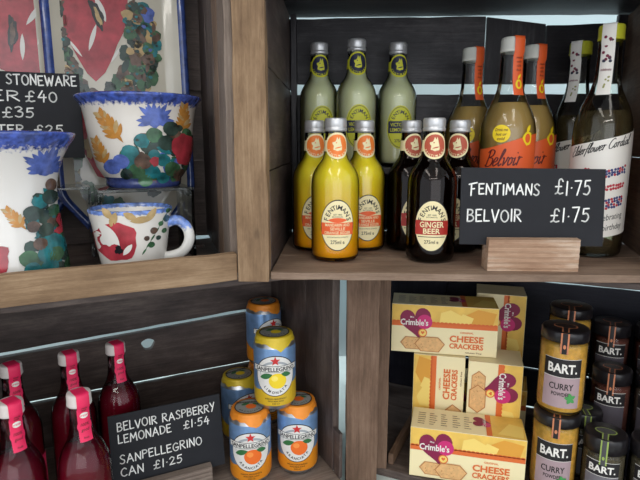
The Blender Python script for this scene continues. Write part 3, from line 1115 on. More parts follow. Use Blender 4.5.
def cordial():
    root = empty('cordial_bottle', 0, 0, 0)
    MB().lathe(CP, 56).build('glass_body', glass('cordial_glass', (0.95, 0.96, 0.93), (0.66, 0.68, 0.62)), root)
    MB().lathe(in_prof(CP, 0.0016, 0.186), 48).build('liquid', glass('cordial_liquid', (0.72, 0.70, 0.56), (0.5, 0.48, 0.36), 0.1, haze=(150, 130, 95), hz=0.13), root)
    plain_cap(root, 0.272, 0.2905, 0.0150, ML_y)
    d = Art()
    rnd = random.Random(4)
    for k in range(13):
        d.ell(rnd.uniform(-0.0052, 0.0052), 0.255 + rnd.uniform(-0.012, 0.022), 0.0019, 0.0019, 1, 1 if k % 3 else 2, n=8, rings=1)
    d.text('celebrate', 0, 0.236, 0.003, 1, 1, width=0.012, shear=0.3)
    for k in range(7):
        d.ell(rnd.uniform(-0.005, 0.005), 0.221 + rnd.uniform(-0.008, 0.008), 0.0012, 0.0012, 1, 3, n=8, rings=1)
    strip_label(root, 'seal_strip', CP, 0.2905, 0.205, 0.0082, 0.0153, 0.269, -0.18, [M_white, mat('print_plum', (120, 30, 60), 0.5), M_navy, mat('print_olive', (150, 150, 90), 0.5)], d)
    a = Art()
    n = 30
    vs, fs = [], []
    for j in range(9):
        for i in range(n + 1):
            u = -0.056 + 0.112 * i / n
            top = 0.150 + 0.22 * u + 0.8 * u * u
            bot = 0.026 + 0.16 * u
            vs.append((u, bot + (top - bot) * j / 8))
    for j in range(8):
        for i in range(n):
            q = j * (n + 1) + i
            fs.append((q, q + 1, q + n + 2, q + n + 1))
    a.items.append((vs, fs, 0, 0))
    cursive(a, 'Elderflower Cordial', -0.040, 0.1275, 0.0125, 1, 1, 0.073, 0.0009, rise=0.24)
    rnd = random.Random(9)
    # bunting of dots in blue, navy and red
    for (cx, cy, w_, h_, ang) in ((0.020, 0.113, 0.030, 0.013, 0.25), (0.020, 0.094, 0.030, 0.007, 0.2), (0.020, 0.074, 0.030, 0.016, 0.25), (-0.014, 0.108, 0.010, 0.018, 0.1), (-0.030, 0.098, 0.014, 0.012, 0.2), (-0.028, 0.075, 0.016, 0.014, 0.2)):
        nx = int(w_ / 0.0034); ny = max(2, int(h_ / 0.0034))
        for i in range(nx):
            for j in range(ny):
                x = (i - nx / 2 + rnd.uniform(-.2, .2)) * 0.0034; y = (j - ny / 2 + rnd.uniform(-.2, .2)) * 0.0034
                mi = 3 if (abs(cy - 0.094) < 0.001 or rnd.random() < 0.25 or w_ == 0.010) else 2
                a.ell(cx + x, cy + y + ang * x, 0.0018, 0.0018, 1, mi, n=7, rings=1)
    a.text('celebrating', 0.016, 0.054, 0.0075, 1, 1, width=0.036, rot=0.18, shear=0.35, bold=0.0)
    a.text('a birthday', 0.018, 0.041, 0.0075, 1, 1, width=0.034, rot=0.18, shear=0.35, bold=0.0)
    a.build('body_label', [M_white, M_black, mat('dot_blue', (56, 66, 120), 0.5), mat('dot_red', (186, 50, 66), 0.5)], rev(CP, 0.06), root, smooth=True)
    return root


cb = cordial()
put(cb, True, 0.3655, 0.690, FZ, 'clear cordial bottle in front, its dotted label beside the price sign', 'bottle', 'clear cordial bottles with lime caps')
put(cb, False, 0.381, 0.800, FZ, 'clear cordial bottle at the back, mostly hidden by its twin', 'bottle', 'clear cordial bottles with lime caps', -0.25)

# raspberry bottles -----------------------------------------------------------
RP = [(r * 0.0284 / 0.0368, z * 0.205 / 0.283) for r, z in TP]
M_pink = mat('label_pink', (232, 38, 92), 0.5)


def raspberry():
    root = empty('raspberry_bottle', 0, 0, 0)
    MB().lathe(RP, 48).build('glass_body', glass('raspberry_glass', (0.8, 0.66, 0.68), (0.35, 0.2, 0.24)), root)
    MB().lathe(in_prof(RP, 0.001, 0.142), 40).build('liquid', liquid_grad('raspberry_drink', (196, 30, 70), (108, 22, 42), 0.02, 0.14), root)
    zs = 0.205 / 0.283
    plain_cap(root, 0.190, 0.205, 0.0128, mat('cap_white', (216, 208, 204), 0.4))
    d = Art()
    for k, s in enumerate(('made', 'with')):
        d.text(s, 0, 0.1905 - k * 0.0035, 0.002, 1, 1, shear=0.3)
    d.ell(0, 0.181, 0.0045, 0.0034, 1, 2, n=14)
    d.text('presse', 0, 0.181, 0.0018, 2, 0)
    d.text('100%', 0, 0.1705, 0.0034, 1, 1, shear=0.25, width=0.009)
    d.text('good', 0, 0.1645, 0.0034, 1, 1, shear=0.25, width=0.0085)
    d.text('fruit', 0, 0.1555, 0.0022, 1, 1, shear=0.25)
    d.ell(0, 0.168, 0.0082, 0.0082, 0, 0, n=20)
    strip_label(root, 'seal_strip', RP, 0.205, 0.151, 0.0072, 0.0130, 0.189, 0.3, [M_pink, mat('print_maroon', (96, 26, 26)), M_white], d)
    a = Art()
    a.rect(-0.03, 0.018, 0.03, 0.078, 0, 0, 18, 4)
    cursive(a, 'Belvoir', -0.018, 0.058, 0.015, 1, 1, 0.034, 0.0012)
    a.text('Raspberry Lemonade', 0, 0.050, 0.005, 1, 1, width=0.040, shear=0.2)
    a.build('body_label', [M_pink, mat('print_maroon', (96, 26, 26))], rev(RP, 0.5), root, smooth=True)
    return root


rb = raspberry()
LZ = -0.4764
for i, (x, y, l) in enumerate([
    (-0.270, 0.543, 'raspberry lemonade bottle in front, nearest the lower chalk sign'),
    (-0.2855, 0.689, 'raspberry lemonade bottle farthest back, right behind the lower chalk sign'),
    (-0.3345, 0.655, 'raspberry lemonade bottle in the back row, left of the farthest one'),
    (-0.3900, 0.618, 'raspberry lemonade bottle in the back row at the left picture edge'),
    (-0.3345, 0.522, 'raspberry lemonade bottle in the front row at the left picture edge')]):
    put(rb, i == 0, x, y, LZ, l, 'bottle', 'raspberry lemonade bottles', (0.0, 0.1, -0.05, 0.0, 0.05)[i])

# ------------------------------------------------------------------ drinks cans
CR, CH = 0.0300, 0.106
CAN = [(0.0, 0.004), (0.0215, 0.0035), (0.0235, 0.0004), (0.0255, 0.0012), (CR * 0.965, 0.008), (CR, 0.012), (CR, 0.0885), (CR * 0.985, 0.092), (CR * 0.87, 0.1000), (CR * 0.83, 0.1022),
       (CR * 0.85, 0.1042), (CR * 0.85, CH), (CR * 0.80, CH), (CR * 0.78, 0.1030), (0.0, 0.1030)]


def drinks_can(kind):
    root = empty('drinks_can', 0, 0, 0)
    blue = mat('can_blue', (132, 170, 218), 0.3, metal=0.5, vary=0.12, bscale=90)
    silver = mat('can_silver', (188, 190, 194), 0.3, metal=0.9)
    fruit = mat('can_orange', (240, 150, 36), 0.34, metal=0.15) if kind == 'orange' else mat('can_yellow', (226, 186, 46), 0.34, metal=0.15)
    foil = mat('foil_orange', (236, 142, 40), 0.4, metal=0.15, bump=0.25, bscale=260) if kind == 'orange' else mat('foil_yellow', (220, 190, 46), 0.4, metal=0.15, bump=0.25, bscale=260)
    mb = MB()
    mb.lathe(CAN[:5], 64, 1)
    n = 64
    rows = []
    for k in range(13):
        t = k / 12
        rows.append(t)
    vs, fs, mi = [], [], []
    z0, z1 = 0.008, 0.092

    def zb(a):
        return 0.040 + 0.007 * math.sin(a + 0.9) + 0.003 * math.sin(3 * a)
    R_ = [lambda a: z0, lambda a: 0.012, lambda a: (0.012 + zb(a)) / 2, zb, lambda a: (zb(a) + 0.0885) / 2, lambda a: 0.0885, lambda a: z1]
    for f in R_:
        for i in range(n):
            a = 2 * PI * i / n
            z = f(a)
            r = prof_r(CAN, z)
            vs.append((r * math.cos(a), r * math.sin(a), z))
    lo, hi = [], []
    for k in range(len(R_) - 1):
        for i in range(n):
            j = (i + 1) % n
            (lo if k < 3 else hi).append((k * n + i, k * n + j, (k + 1) * n + j, (k + 1) * n + i))
    mb.add(vs, lo, 2, True)
    mb.add(vs, hi, 0, True)
    mb.lathe(CAN[7:], 64, 1)
    mb.build('can_body', [blue, silver, fruit], root)
    # printed front
    a = Art()
    a.ell(0, 0.053, 0.0295, 0.0300, 0, 1, n=48, rings=6)
    a.ell(0, 0.053, 0.0284, 0.0288, 1, 0, n=48, rings=6)
    # grey sky lines behind the fruit
    a.ell(0, 0.058, 0.0225, 0.017, 2, 6, n=40, rings=5)
    a.ell(0, 0.056, 0.0215, 0.0155, 3, 0, n=40, rings=5)
    a.star5(0, 0.0752, 0.0072, 6, 2)
    a.rect(-0.0340, 0.0585, 0.0340, 0.0680, 4, 1, 20, 1)
    a.rect(-0.0334, 0.0592, 0.0334, 0.0673, 5, 0, 20, 1)
    a.text('SANPELLEGRINO', 0, 0.0632, 0.0058, 6, 1, width=0.058, bold=0.025)
    a.ell(0.003, 0.0462, 0.0122, 0.0112, 7, 3, n=28, rings=4)
    a.ell(-0.001, 0.0500, 0.0045, 0.0040, 8, 4, n=16)
    a.leaf(-0.013, 0.0530, 0.019, 0.0080, 0.3, 8, 5); a.leaf(0.015, 0.0550, 0.015, 0.007, -0.2, 8, 5)
    a.arc_text('ARANCIATA' if kind == 'orange' else 'LIMONATA', 0, 0.053, 0.0190, 0.0240, R(222), R(318), 0.0038, 4, 1, bold=0.02)
    for k in range(3):
        a.text(('SPARKLING ORANGE BEVERAGE', 'WITH REAL JUICE', '330 ml')[k].replace('ORANGE', 'ORANGE' if kind == 'orange' else 'LEMON'), 0, 0.0195 - k * 0.0036, 0.0019, 4, 1, width=(0.030, 0.022, 0.010)[k])
    fr = mat('fruit_orange', (240, 112, 34), 0.5) if kind == 'orange' else mat('fruit_lemon', (246, 214, 40), 0.5)
    hl = mat('fruit_orange_light', (250, 150, 70), 0.5) if kind == 'orange' else mat('fruit_lemon_light', (252, 232, 110), 0.5)
    a.build('front_print', [mat('can_white', (232, 230, 226), 0.35), M_black, mat('star_red', (206, 44, 44), 0.4), fr, hl, mat('leaf_green', (48, 112, 62), 0.5), mat('print_grey', (166, 172, 178), 0.5)], rev(CAN), root, base=0.0003, step=0.00012, smooth=True)
    # foil cover: top disc, shoulder and a ragged skirt
    mb = MB()
    n = 96
    rnd = random.Random(3 if kind == 'orange' else 8)
    ph = [rnd.uniform(0, 6.28) for _ in range(3)]
    vs, fs = [], []
    prof = [(0.001, CH + 0.0008), (CR * 0.70, CH + 0.0008), (CR * 0.84, CH + 0.0010), (CR * 0.875, CH - 0.0005), (CR * 0.885, 0.1025), (CR * 0.91, 0.1005), (CR * 0.935, 0.0990)]
    for r, z in prof:
        for i in range(n):
            q = 2 * PI * i / n
            vs.append((r * math.cos(q), r * math.sin(q), z))
    for i in range(n):
        q = 2 * PI * i / n
        dq = (q - R(285) + PI) % (2 * PI) - PI
        dd = 0.0970 - 0.0095 * max(0.0, 1 - abs(dq) / 0.5) - 0.0009 * math.sin(7 * q + ph[0]) - 0.0007 * math.sin(13 * q + ph[1])
        rr = min(CR, prof_r(CAN, min(dd, 0.0999))) + 0.0009
        vs.append((rr * math.cos(q), rr * math.sin(q), dd))
    K = len(prof) + 1
    for k in range(K - 1):
        for i in range(n):
            j = (i + 1) % n
            fs.append((k * n + i, k * n + j, (k + 1) * n + j, (k + 1) * n + i))
    mb.add(vs, fs, 0, True)
    a = Art()
    a.ell(0, 0, 0.0215, 0.0215, 0, 1, n=40)
    a.ell(0, 0, 0.0200, 0.0200, 1, 2, n=40)
    a.ell(0.002, -0.001, 0.0075, 0.0070, 2, 3, n=20)
    a.leaf(-0.006, 0.006, 0.013, 0.006, 0.4, 3, 4); a.leaf(0.009, 0.005, 0.011, 0.005, -0.4, 3, 4)
    a.rect(-0.0185, 0.0095, 0.0185, 0.0135, 2, 1)
    a.text('SANPELLEGRINO', 0, 0.0115, 0.0026, 3, 2, width=0.030)
    a.arc_text('ARANCIATA' if kind == 'orange' else 'LIMONATA', 0, 0, 0.0160, 0.0160, R(215), R(325), 0.0032, 3, 1)
    a.add_to(mb, flat((0, 0, CH + 0.0008), (1, 0, 0), (0, 1, 0)), 0.0003, 0.0002)
    mb.build('foil_cover', [foil, M_black, mat('foil_print', (150, 152, 150), 0.4), fr, mat('leaf_green', (48, 112, 62))], root, fixn=False)
    return root


co = drinks_can('orange')
G = 'fruit soda cans with foil tops'
put(co, True, -0.1010, 0.693, LZ, 'front orange soda can, touching the lower chalk sign', 'can', G, 0.0)
put(co, False, -0.0335, 0.716, LZ, 'orange soda can on the crate floor nearest the wooden post', 'can', G, -0.03)
put(co, False, -0.0965, 0.855, LZ + CH + 0.0014, 'orange soda can at the back on top of a taller stack', 'can', G, 0.55)
put(co, False, -0.0965, 0.855, LZ, 'soda can at the back carrying another orange can', 'can', G, 0.4)
cy = drinks_can('lemon')
put(cy, True, -0.0650, 0.7060, LZ + CH + 0.0014, 'lemon soda can balanced on top of the two front orange cans', 'can', G, 0.02)
put(cy, False, -0.133, 0.802, LZ, 'lemon soda can with yellow foil standing low behind the front cans', 'can', G, 0.5)

# ------------------------------------------------------------------ chalk price signs
M_slate = mat('slate_board', (34, 35, 40), 0.65, spec=0.25, vary=0.08, bscale=40)
M_chalk = mat('chalk_white', (238, 238, 236), 0.8)


def price_sign(x, y, z, rz, label, bw, bh, lean, bx, art, blockw, key, block_h=0.038, block_d=0.026, bz=0.028, bx0=0.0, roll=0.0):
    root = empty('price_sign', x, y, z, rz, label, 'sign', 'chalked price signs in wooden blocks')
    _seed[0] += 1
    mb = MB()
    # saw-grooved block with a slot for the board
    prof = [(-block_d / 2, 0), (block_d / 2, 0), (block_d / 2, block_h), (0.0035, block_h), (0.0035, block_h - 0.014), (-0.0025, block_h - 0.014), (-0.0025, block_h)]
    k = 11
    fr = []
    for i in range(k + 1):
        zz = block_h - 0.001 - (block_h - 0.002) * i / k
        fr.append((-block_d / 2 + (0.0009 if i % 2 else 0.0), zz))
    prof = prof + fr
    pts = [(p[0], p[1]) for p in prof]
    n = len(pts)
    vs = [(bx0 - blockw / 2, p[0], p[1]) for p in pts] + [(bx0 + blockw / 2, p[0], p[1]) for p in pts]
    tri = tessellate_polygon([[Vector((0, p[0], p[1])) for p in pts]])
    fs = [tuple(t) for t in tri] + [tuple(i + n for i in t) for t in tri] + [(i, (i + 1) % n, n + (i + 1) % n, n + i) for i in range(n)]
    mb.add(vs, fs)
    mb.build('wooden_block', wmat(key, 0), root)
    b = MB().box(bx - bw / 2, bx + bw / 2, -0.0015, 0.0015, 0, bh)
    bo = b.build('board', M_slate, root, loc=(0, 0.0005, bz), rot=(lean, roll, 0), bevel=0.0005)
    art.build('chalk_lettering', [M_chalk], flat((bx - bw / 2, -0.0015, 0), (1, 0, 0), (0, 0, 1)), bo, base=0.0003, step=0.0)
    return root


a = Art()
BW, BH = 0.166, 0.090
handwrite(a, 'FENTIMANS', 0.0105, 0.0590, 0.0125, 0, 0, width=0.080, pen=0.0017, seed=1, slope=0.0)
handwrite(a, '£1.75', 0.1085, 0.0600, 0.0165, 0, 0, width=0.040, pen=0.0017, seed=2)
handwrite(a, 'BELVOIR', 0.0085, 0.0275, 0.0140, 0, 0, width=0.062, pen=0.0017, seed=3, slope=0.0)
handwrite(a, '£1.75', 0.1045, 0.0285, 0.0160, 0, 0, width=0.044, pen=0.0017, seed=4)
WOODS['block'] = dict(dark=(126, 92, 70), mid=(168, 136, 112), light=(214, 196, 178), blotch=0.55)
price_sign(0.2470, 0.602, FZ - 0.0006, R(-2), 'black chalkboard sign in front of the bottles on the upper shelf', BW, BH, R(-7), 0.0, a, 0.104, 'block', roll=R(0.6))
# lower sign
a = Art()
BW2, BH2 = 0.150, 0.101
for t, x0, y0, wdt, sd in (('BELVOIR RASPBERRY', 0.011, 0.0790, 0.130, 5), ('LEMONADE', 0.011, 0.0630, 0.068, 6), ('£1.54', 0.096, 0.0630, 0.036, 7), ('SANPELLEGRINO', 0.011, 0.0365, 0.108, 8), ('CAN', 0.011, 0.0195, 0.028, 9), ('£1.25', 0.052, 0.0185, 0.038, 10)):
    handwrite(a, t, x0, y0, 0.0108, 0, 0, width=wdt, pen=0.0015, seed=sd)
price_sign(-0.2065, 0.647, LZ, R(26), 'black chalkboard sign by the drinks cans, lowest of the three', BW2, BH2, R(-12), 0.003, a, 0.112, 'grey', block_h=0.035, bz=0.024)

# ------------------------------------------------------------------ pottery
UFZ = -0.1495


def ulw(x, y):
    c, s = math.cos(YL), math.sin(YL)
    return (OUL[0] + x * c - y * s, OUL[1] + x * s + y * c)


G_teal = mat('glaze_teal', (34, 110, 116), 0.25, coat=0.4, vary=0.55, bscale=70)
G_green = mat('glaze_green', (58, 96, 66), 0.25, coat=0.4, vary=0.66, bscale=70)
G_dark = mat('glaze_dark_green', (44, 62, 56), 0.25, coat=0.4, vary=0.66, bscale=70)
G_blue = mat('glaze_blue', (84, 104, 176), 0.25, coat=0.4, vary=0.44, bscale=110)
G_red = mat('glaze_red', (170, 54, 66), 0.25, coat=0.4, vary=0.33, bscale=60)
G_ochre = mat('glaze_ochre', (190, 132, 60), 0.25, coat=0.4, vary=0.15, bscale=150)
G_tan = mat('glaze_tan', (186, 158, 110), 0.25, coat=0.4, vary=0.15, bscale=150)
G_white = mat('glaze_white', (226, 222, 216), 0.25, coat=0.4)
G_brown = mat('glaze_brown', (96, 74, 62), 0.25, coat=0.4, vary=0.66, bscale=70)
G_black = mat('glaze_black', (32, 32, 36), 0.25, coat=0.4)
GL = [G_teal, G_green, G_dark, G_blue, G_red, G_ochre, G_tan, G_white, G_brown, G_black]
TEAL, GRN, DRK, BLU, RED, OCH, TAN, WHT, BRN, BLK = range(10)


def berries(a, spots, seed, layer=2, r0=0.006):
    rnd = random.Random(seed)
    for k, (x, y, m) in enumerate(spots):
        r = r0 * rnd.uniform(0.8, 1.2)
        a.ell(x, y, r, r * 0.95, layer + k % 3, m, n=16, irr=0.05, seed=k)


def scatter(a, fmap, poly, n, seed, cols, r, layer=2):
    """dabs of glaze thrown inside a polygon given in photo pixels"""
    rnd = random.Random(seed)
    xs = [p[0] for p in poly]; ys = [p[1] for p in poly]
    k = 0
    while k < n:
        u, v = rnd.uniform(min(xs), max(xs)), rnd.uniform(min(ys), max(ys))
        ins = False
        for i in range(len(poly)):
            (x0, y0), (x1, y1) = poly[i - 1], poly[i]
            if (y0 > v) != (y1 > v) and u < (x1 - x0) * (v - y0) / (y1 - y0) + x0:
                ins = not ins
        if not ins:
            continue
        x, y = fmap(u, v)
        q = r * rnd.uniform(0.6, 1.25)
        m = rnd.choice(cols)
        if rnd.random() < 0.3:
            a.leaf(x, y, q * 2.6, q * 1.0, rnd.uniform(0, 3.1), layer + k % 6, m)
        else:
            a.ell(x, y, q, q * rnd.uniform(0.8, 1.1), layer + k % 6, m, n=16, irr=0.12, seed=k)
            a.ell(x - q * 0.25, y + q * 0.3, q * 0.35, q * 0.28, layer + 6 + k % 2, rnd.choice((m, m, BLU if m == TEAL else TEAL, DRK)), n=10, irr=0.2, seed=k)
        k += 1


def cornflower(a, x, y, s, seed, layer=2):
    rnd = random.Random(seed)
    for k in range(13):
        q = R(200) - R(220) * k / 12 + rnd.uniform(-.1, .1)
        L = s * rnd.uniform(0.75, 1.1)
        a.leaf(x + math.cos(q) * L * 0.5, y + math.sin(q) * L * 0.5, L, s * 0.26, q, layer + k % 2, BLU)
    a.ell(x, y + s * 0.05, s * 0.42, s * 0.4, layer + 2, BLU, irr=0.2, seed=seed)


def wheat(a, x, y, L, rot, layer=2):
    for k in range(6):
        t = k / 5 - 0.5
        cx, cy = x + math.cos(rot) * t * L * 0.75, y + math.sin(rot) * t * L * 0.75
        for sgn in (-1, 1):
            q = rot + sgn * (0.85 - 0.4 * (t + 0.5))
            ln = L * (0.46 - 0.12 * (t + 0.5))
            a.leaf(cx + math.cos(q) * ln * 0.45, cy + math.sin(q) * ln * 0.45, ln, L * 0.15, q, layer + k % 2, OCH if (k + sgn) % 3 else TAN)
    a.leaf(x, y, L * 1.2, L * 0.2, rot, layer, OCH)


def pot_walls(outer, th, n=72):
    inner = [(max(0.0005, r - th), z) for r, z in outer if z > outer[0][1] + th * 1.5]
    pr = [(0.0005, outer[0][1])] + outer + [(outer[-1][0] - th * 0.5, outer[-1][1] + th * 0.35)] + list(reversed(inner)) + [(0.0005, inner[0][1])]
    return MB().lathe(pr, n)


# flared bowl on the clear stand
bx_, by_ = -0.2357, 0.703
BO = [(0.044, 0.0), (0.047, 0.003), (0.0475, 0.007), (0.0465, 0.010), (0.0505, 0.015), (0.0575, 0.027), (0.0625, 0.045), (0.0655, 0.065), (0.068, 0.086), (0.0705, 0.100), (0.0745, 0.108), (0.0785, 0.1125), (0.079, 0.1145)]
bowl = empty('pottery_bowl', bx_, by_, -0.0553, face_cam(bx_, by_), 'white flared pottery bowl painted with fruit and a cornflower', 'bowl')
pot_walls(BO, 0.005).build('bowl_body', ceramic('glaze_bowl', (226, 220, 212), 0.1145, 0.0135), bowl)
MB().lathe([(0.0500, 0.0140), (0.0470, 0.0102), (0.0480, 0.0070), (0.0476, 0.0030), (0.0450, 0.0004)], 72).build('foot_ring', mat('glaze_blue_foot', (54, 66, 118), 0.25, coat=0.4, vary=0.3, bscale=200), bowl)
a = Art()
S = 0.69 / 522
def bp(u, v): return ((u - 139) * S, (184 - v) * S)
for (u, v, L, q) in ((113, 127, 0.038, 2.2), (102, 150, 0.032, 1.9), (178, 119, 0.032, 1.5)):
    wheat(a, *bp(u, v), L, q)
cornflower(a, *bp(152, 121), 0.0235, 3)
rnd = random.Random(21)
berries(a, [(*bp(u, v), m) for u, v, m in ((139, 139, TEAL), (150, 134, GRN), (160, 141, DRK), (128, 150, TEAL), (120, 158, BLU), (139, 158, BRN), (149, 152, TEAL), (157, 157, TEAL), (165, 166, GRN), (147, 168, TEAL), (133, 167, GRN), (124, 170, DRK), (140, 176, GRN), (156, 174, TEAL), (172, 172, BRN), (170, 136, BRN), (180, 132, GRN), (182, 165, GRN), (128, 160, TEAL), (112, 163, BLU), (165, 128, DRK))], 5, 9, 0.0086)
scatter(a, bp, [(118, 160), (128, 142), (150, 128), (170, 124), (186, 134), (187, 160), (178, 176), (130, 178)], 60, 31, [TEAL, TEAL, GRN, DRK, BRN, BLU, GRN], 0.0062, 2)
a.ell(*bp(177, 147), 0.0155, 0.020, 13, RED, irr=0.15, seed=2); a.ell(*bp(149, 158), 0.005, 0.006, 13, RED, irr=0.2); a.ell(*bp(173, 142), 0.005, 0.006, 14, RED, irr=0.2)
a.leaf(*bp(188, 150), 0.03, 0.012, 1.3, 3, GRN); a.leaf(*bp(142, 166), 0.03, 0.010, 0.6, 3, DRK)
a.build('painted_fruit', GL, rev(BO, 0, 0, True), bowl, base=0.0003, step=0.0001, smooth=True)

# clear acrylic stands
M_acr = glass('acrylic', (0.86, 0.88, 0.88), (0.55, 0.6, 0.6))


def acrylic(x0, x1, y0, y1, h, label):
    cx, cy_ = (x0 + x1) / 2, (y0 + y1) / 2
    wx, wy = ulw(cx, cy_)
    root = empty('acrylic_stand', wx, wy, UFZ, YL, label, 'stand', 'clear acrylic display stands')
    X, Y = (x1 - x0) / 2, (y1 - y0) / 2
    MB().box(-X, X, -Y, Y, h - 0.004, h).build('stand_top', M_acr, root, bevel=0.0006)
    MB().box(-X, -X + 0.004, -Y, Y, 0.0, h - 0.0042).build('leg', M_acr, root, bevel=0.0006)
    MB().box(X - 0.004, X, -Y, Y, 0.0, h - 0.0042).build('leg', M_acr, root, bevel=0.0006)


acrylic(-0.135, -0.018, 0.124, 0.222, 0.094, 'clear acrylic stand under the flared bowl')
acrylic(-0.290, -0.140, 0.185, 0.247, 0.0945, 'clear acrylic stand behind the vase, carrying the pottery sign')

# mug
mx_, my_ = -0.2215, 0.607
MU = [(0.030, 0.0), (0.0325, 0.002), (0.0345, 0.006), (0.0368, 0.016), (0.0392, 0.030), (0.0414, 0.045), (0.0436, 0.060), (0.0460, 0.072), (0.0470, 0.0765)]
mug = empty('pottery_mug', mx_, my_, UFZ, face_cam(mx_, my_), 'painted pottery mug with a red poppy, in front of the bowl', 'mug')
pot_walls(MU, 0.0036).build('mug_body', ceramic('glaze_mug', (226, 221, 214), 0.0765, 0.0042, (96, 122, 182)), mug)
pts = spline([(0.0375, 0.057), (0.052, 0.0615), (0.0635, 0.053), (0.066, 0.038), (0.058, 0.024), (0.044, 0.0185), (0.0345, 0.018)], 6)
q = R(16)
MB().tube([(p[0] * math.cos(q), p[0] * math.sin(q) * -1, p[1]) for p in pts], [0.0062] * len(pts), 14, flat=0.75).build('handle', ceramic('glaze_handle', (222, 220, 216), 0.071, 0.02, (96, 122, 182)), mug)
a = Art()
S = 0.60 / 522
def mp_(u, v): return ((u - 133) * S, (283 - v) * S + 0.002)
a.ell(*mp_(117, 247), 0.024, 0.022, 2, RED, irr=0.12, seed=6)
a.leaf(*mp_(112, 239), 0.034, 0.012, -0.9, 3, WHT)
a.ell(*mp_(111, 243), 0.008, 0.010, 3, WHT, irr=0.2, seed=9)
a.leaf(*mp_(128, 255), 0.016, 0.006, 0.9, 3, WHT)
a.ell(*mp_(120, 255), 0.004, 0.005, 5, BLK, irr=0.3, seed=9)
for (u, v, L, q) in ((117, 225, 0.018, 1.2), (112, 219, 0.016, 2.2), (142, 226, 0.024, 0.1), (151, 222, 0.02, 0.9), (132, 222, 0.016, 2.6)):
    a.leaf(*mp_(u, v), L, 0.008, q, 2, TAN)
berries(a, [(*mp_(u, v), m) for u, v, m in ((146, 245, BRN), (153, 238, BRN), (160, 232, GRN), (150, 252, GRN), (157, 246, DRK), (163, 240, GRN), (166, 228, GRN), (168, 220, GRN))], 8, 2, 0.0035)
for k in range(6):
    a.leaf(*mp_(143 + k * 4.3, 258 - k * 6.5), 0.0095, 0.002, 0.95, 2, GRN)
a.build('painted_poppy', GL, rev(MU, 0, 0, True), mug, base=0.0003, step=0.0001, smooth=True)

# vase
vx, vy = -0.333, 0.561
VA = [(0.047, 0.0), (0.050, 0.002), (0.0515, 0.008), (0.0500, 0.025), (0.0475, 0.045), (0.0455, 0.065), (0.0447, 0.085), (0.0455, 0.105), (0.0485, 0.122), (0.0535, 0.137), (0.0605, 0.150), (0.0665, 0.158), (0.0685, 0.1625), (0.0685, 0.164)]
vase = empty('pottery_vase', vx, vy, UFZ, face_cam(vx, vy), 'tall white waisted vase with blue rim at the left edge', 'vase')
VA = [(r, z * 0.98) for r, z in VA]
pot_walls(VA, 0.005).build('vase_body', ceramic('glaze_vase', (222, 219, 215), 0.1607, 0.019), vase)
a = Art()
S = 0.60 / 522
def vp(u, v): return ((u - 5) * S, (281 - v) * S)
cornflower(a, *vp(35, 172), 0.0235, 4)
a.ell(*vp(38, 188), 0.006, 0.007, 4, BRN)
wheat(a, *vp(7, 216), 0.024, 2.2); wheat(a, *vp(-18, 205), 0.024, 1.2)
berries(a, [(*vp(u, v), m) for u, v, m in ((27, 202, TEAL), (36, 199, DRK), (20, 212, DRK), (29, 215, DRK), (20, 224, BRN), (30, 228, DRK), (38, 212, GRN), (36, 240, TEAL), (28, 250, TEAL), (20, 257, GRN), (16, 262, TEAL), (36, 252, GRN), (45, 255, DRK), (44, 246, TEAL), (24, 240, BRN), (14, 252, GRN), (48, 264, GRN), (30, 262, TEAL))], 12, 9, 0.0078)
scatter(a, vp, [(14, 265), (17, 215), (26, 196), (40, 194), (46, 230), (52, 266)], 50, 32, [TEAL, TEAL, GRN, DRK, BRN, DRK], 0.0055, 2)
a.ell(*vp(43, 222), 0.004, 0.008, 13, RED, irr=0.2); a.ell(*vp(41, 231), 0.005, 0.004, 13, RED, irr=0.2)
a.leaf(*vp(-20, 235), 0.03, 0.014, 1.0, 2, GRN); a.ell(*vp(-14, 250), 0.016, 0.015, 3, RED, irr=0.2)
a.build('painted_fruit', GL, rev(VA, 0, 0, True), vase, base=0.0003, step=0.0001, smooth=True)


# platters
def chamfer_rect(wd, ht, ch, r, inset):
    x, z, c = wd / 2 - inset, ht / 2 - inset, ch - inset * 0.55
    base = [(-x + c, -z), (x - c, -z), (x, -z + c * 1.3), (x, z - c * 1.3), (x - c, z), (-x + c, z), (-x, z - c * 1.3), (-x, -z + c * 1.3)]
    out = []
    n = len(base)
    for i, p in enumerate(base):
        p0, p1 = Vector(base[i - 1]), Vector(base[(i + 1) % n])
        p = Vector(p)
        d0, d1 = (p0 - p).normalized() * r, (p1 - p).normalized() * r
        for t in (0, .25, .5, .75, 1):
            out.append(tuple((p + d0) * (1 - t) ** 2 + p * 2 * t * (1 - t) + (p + d1) * t * t))
    return out


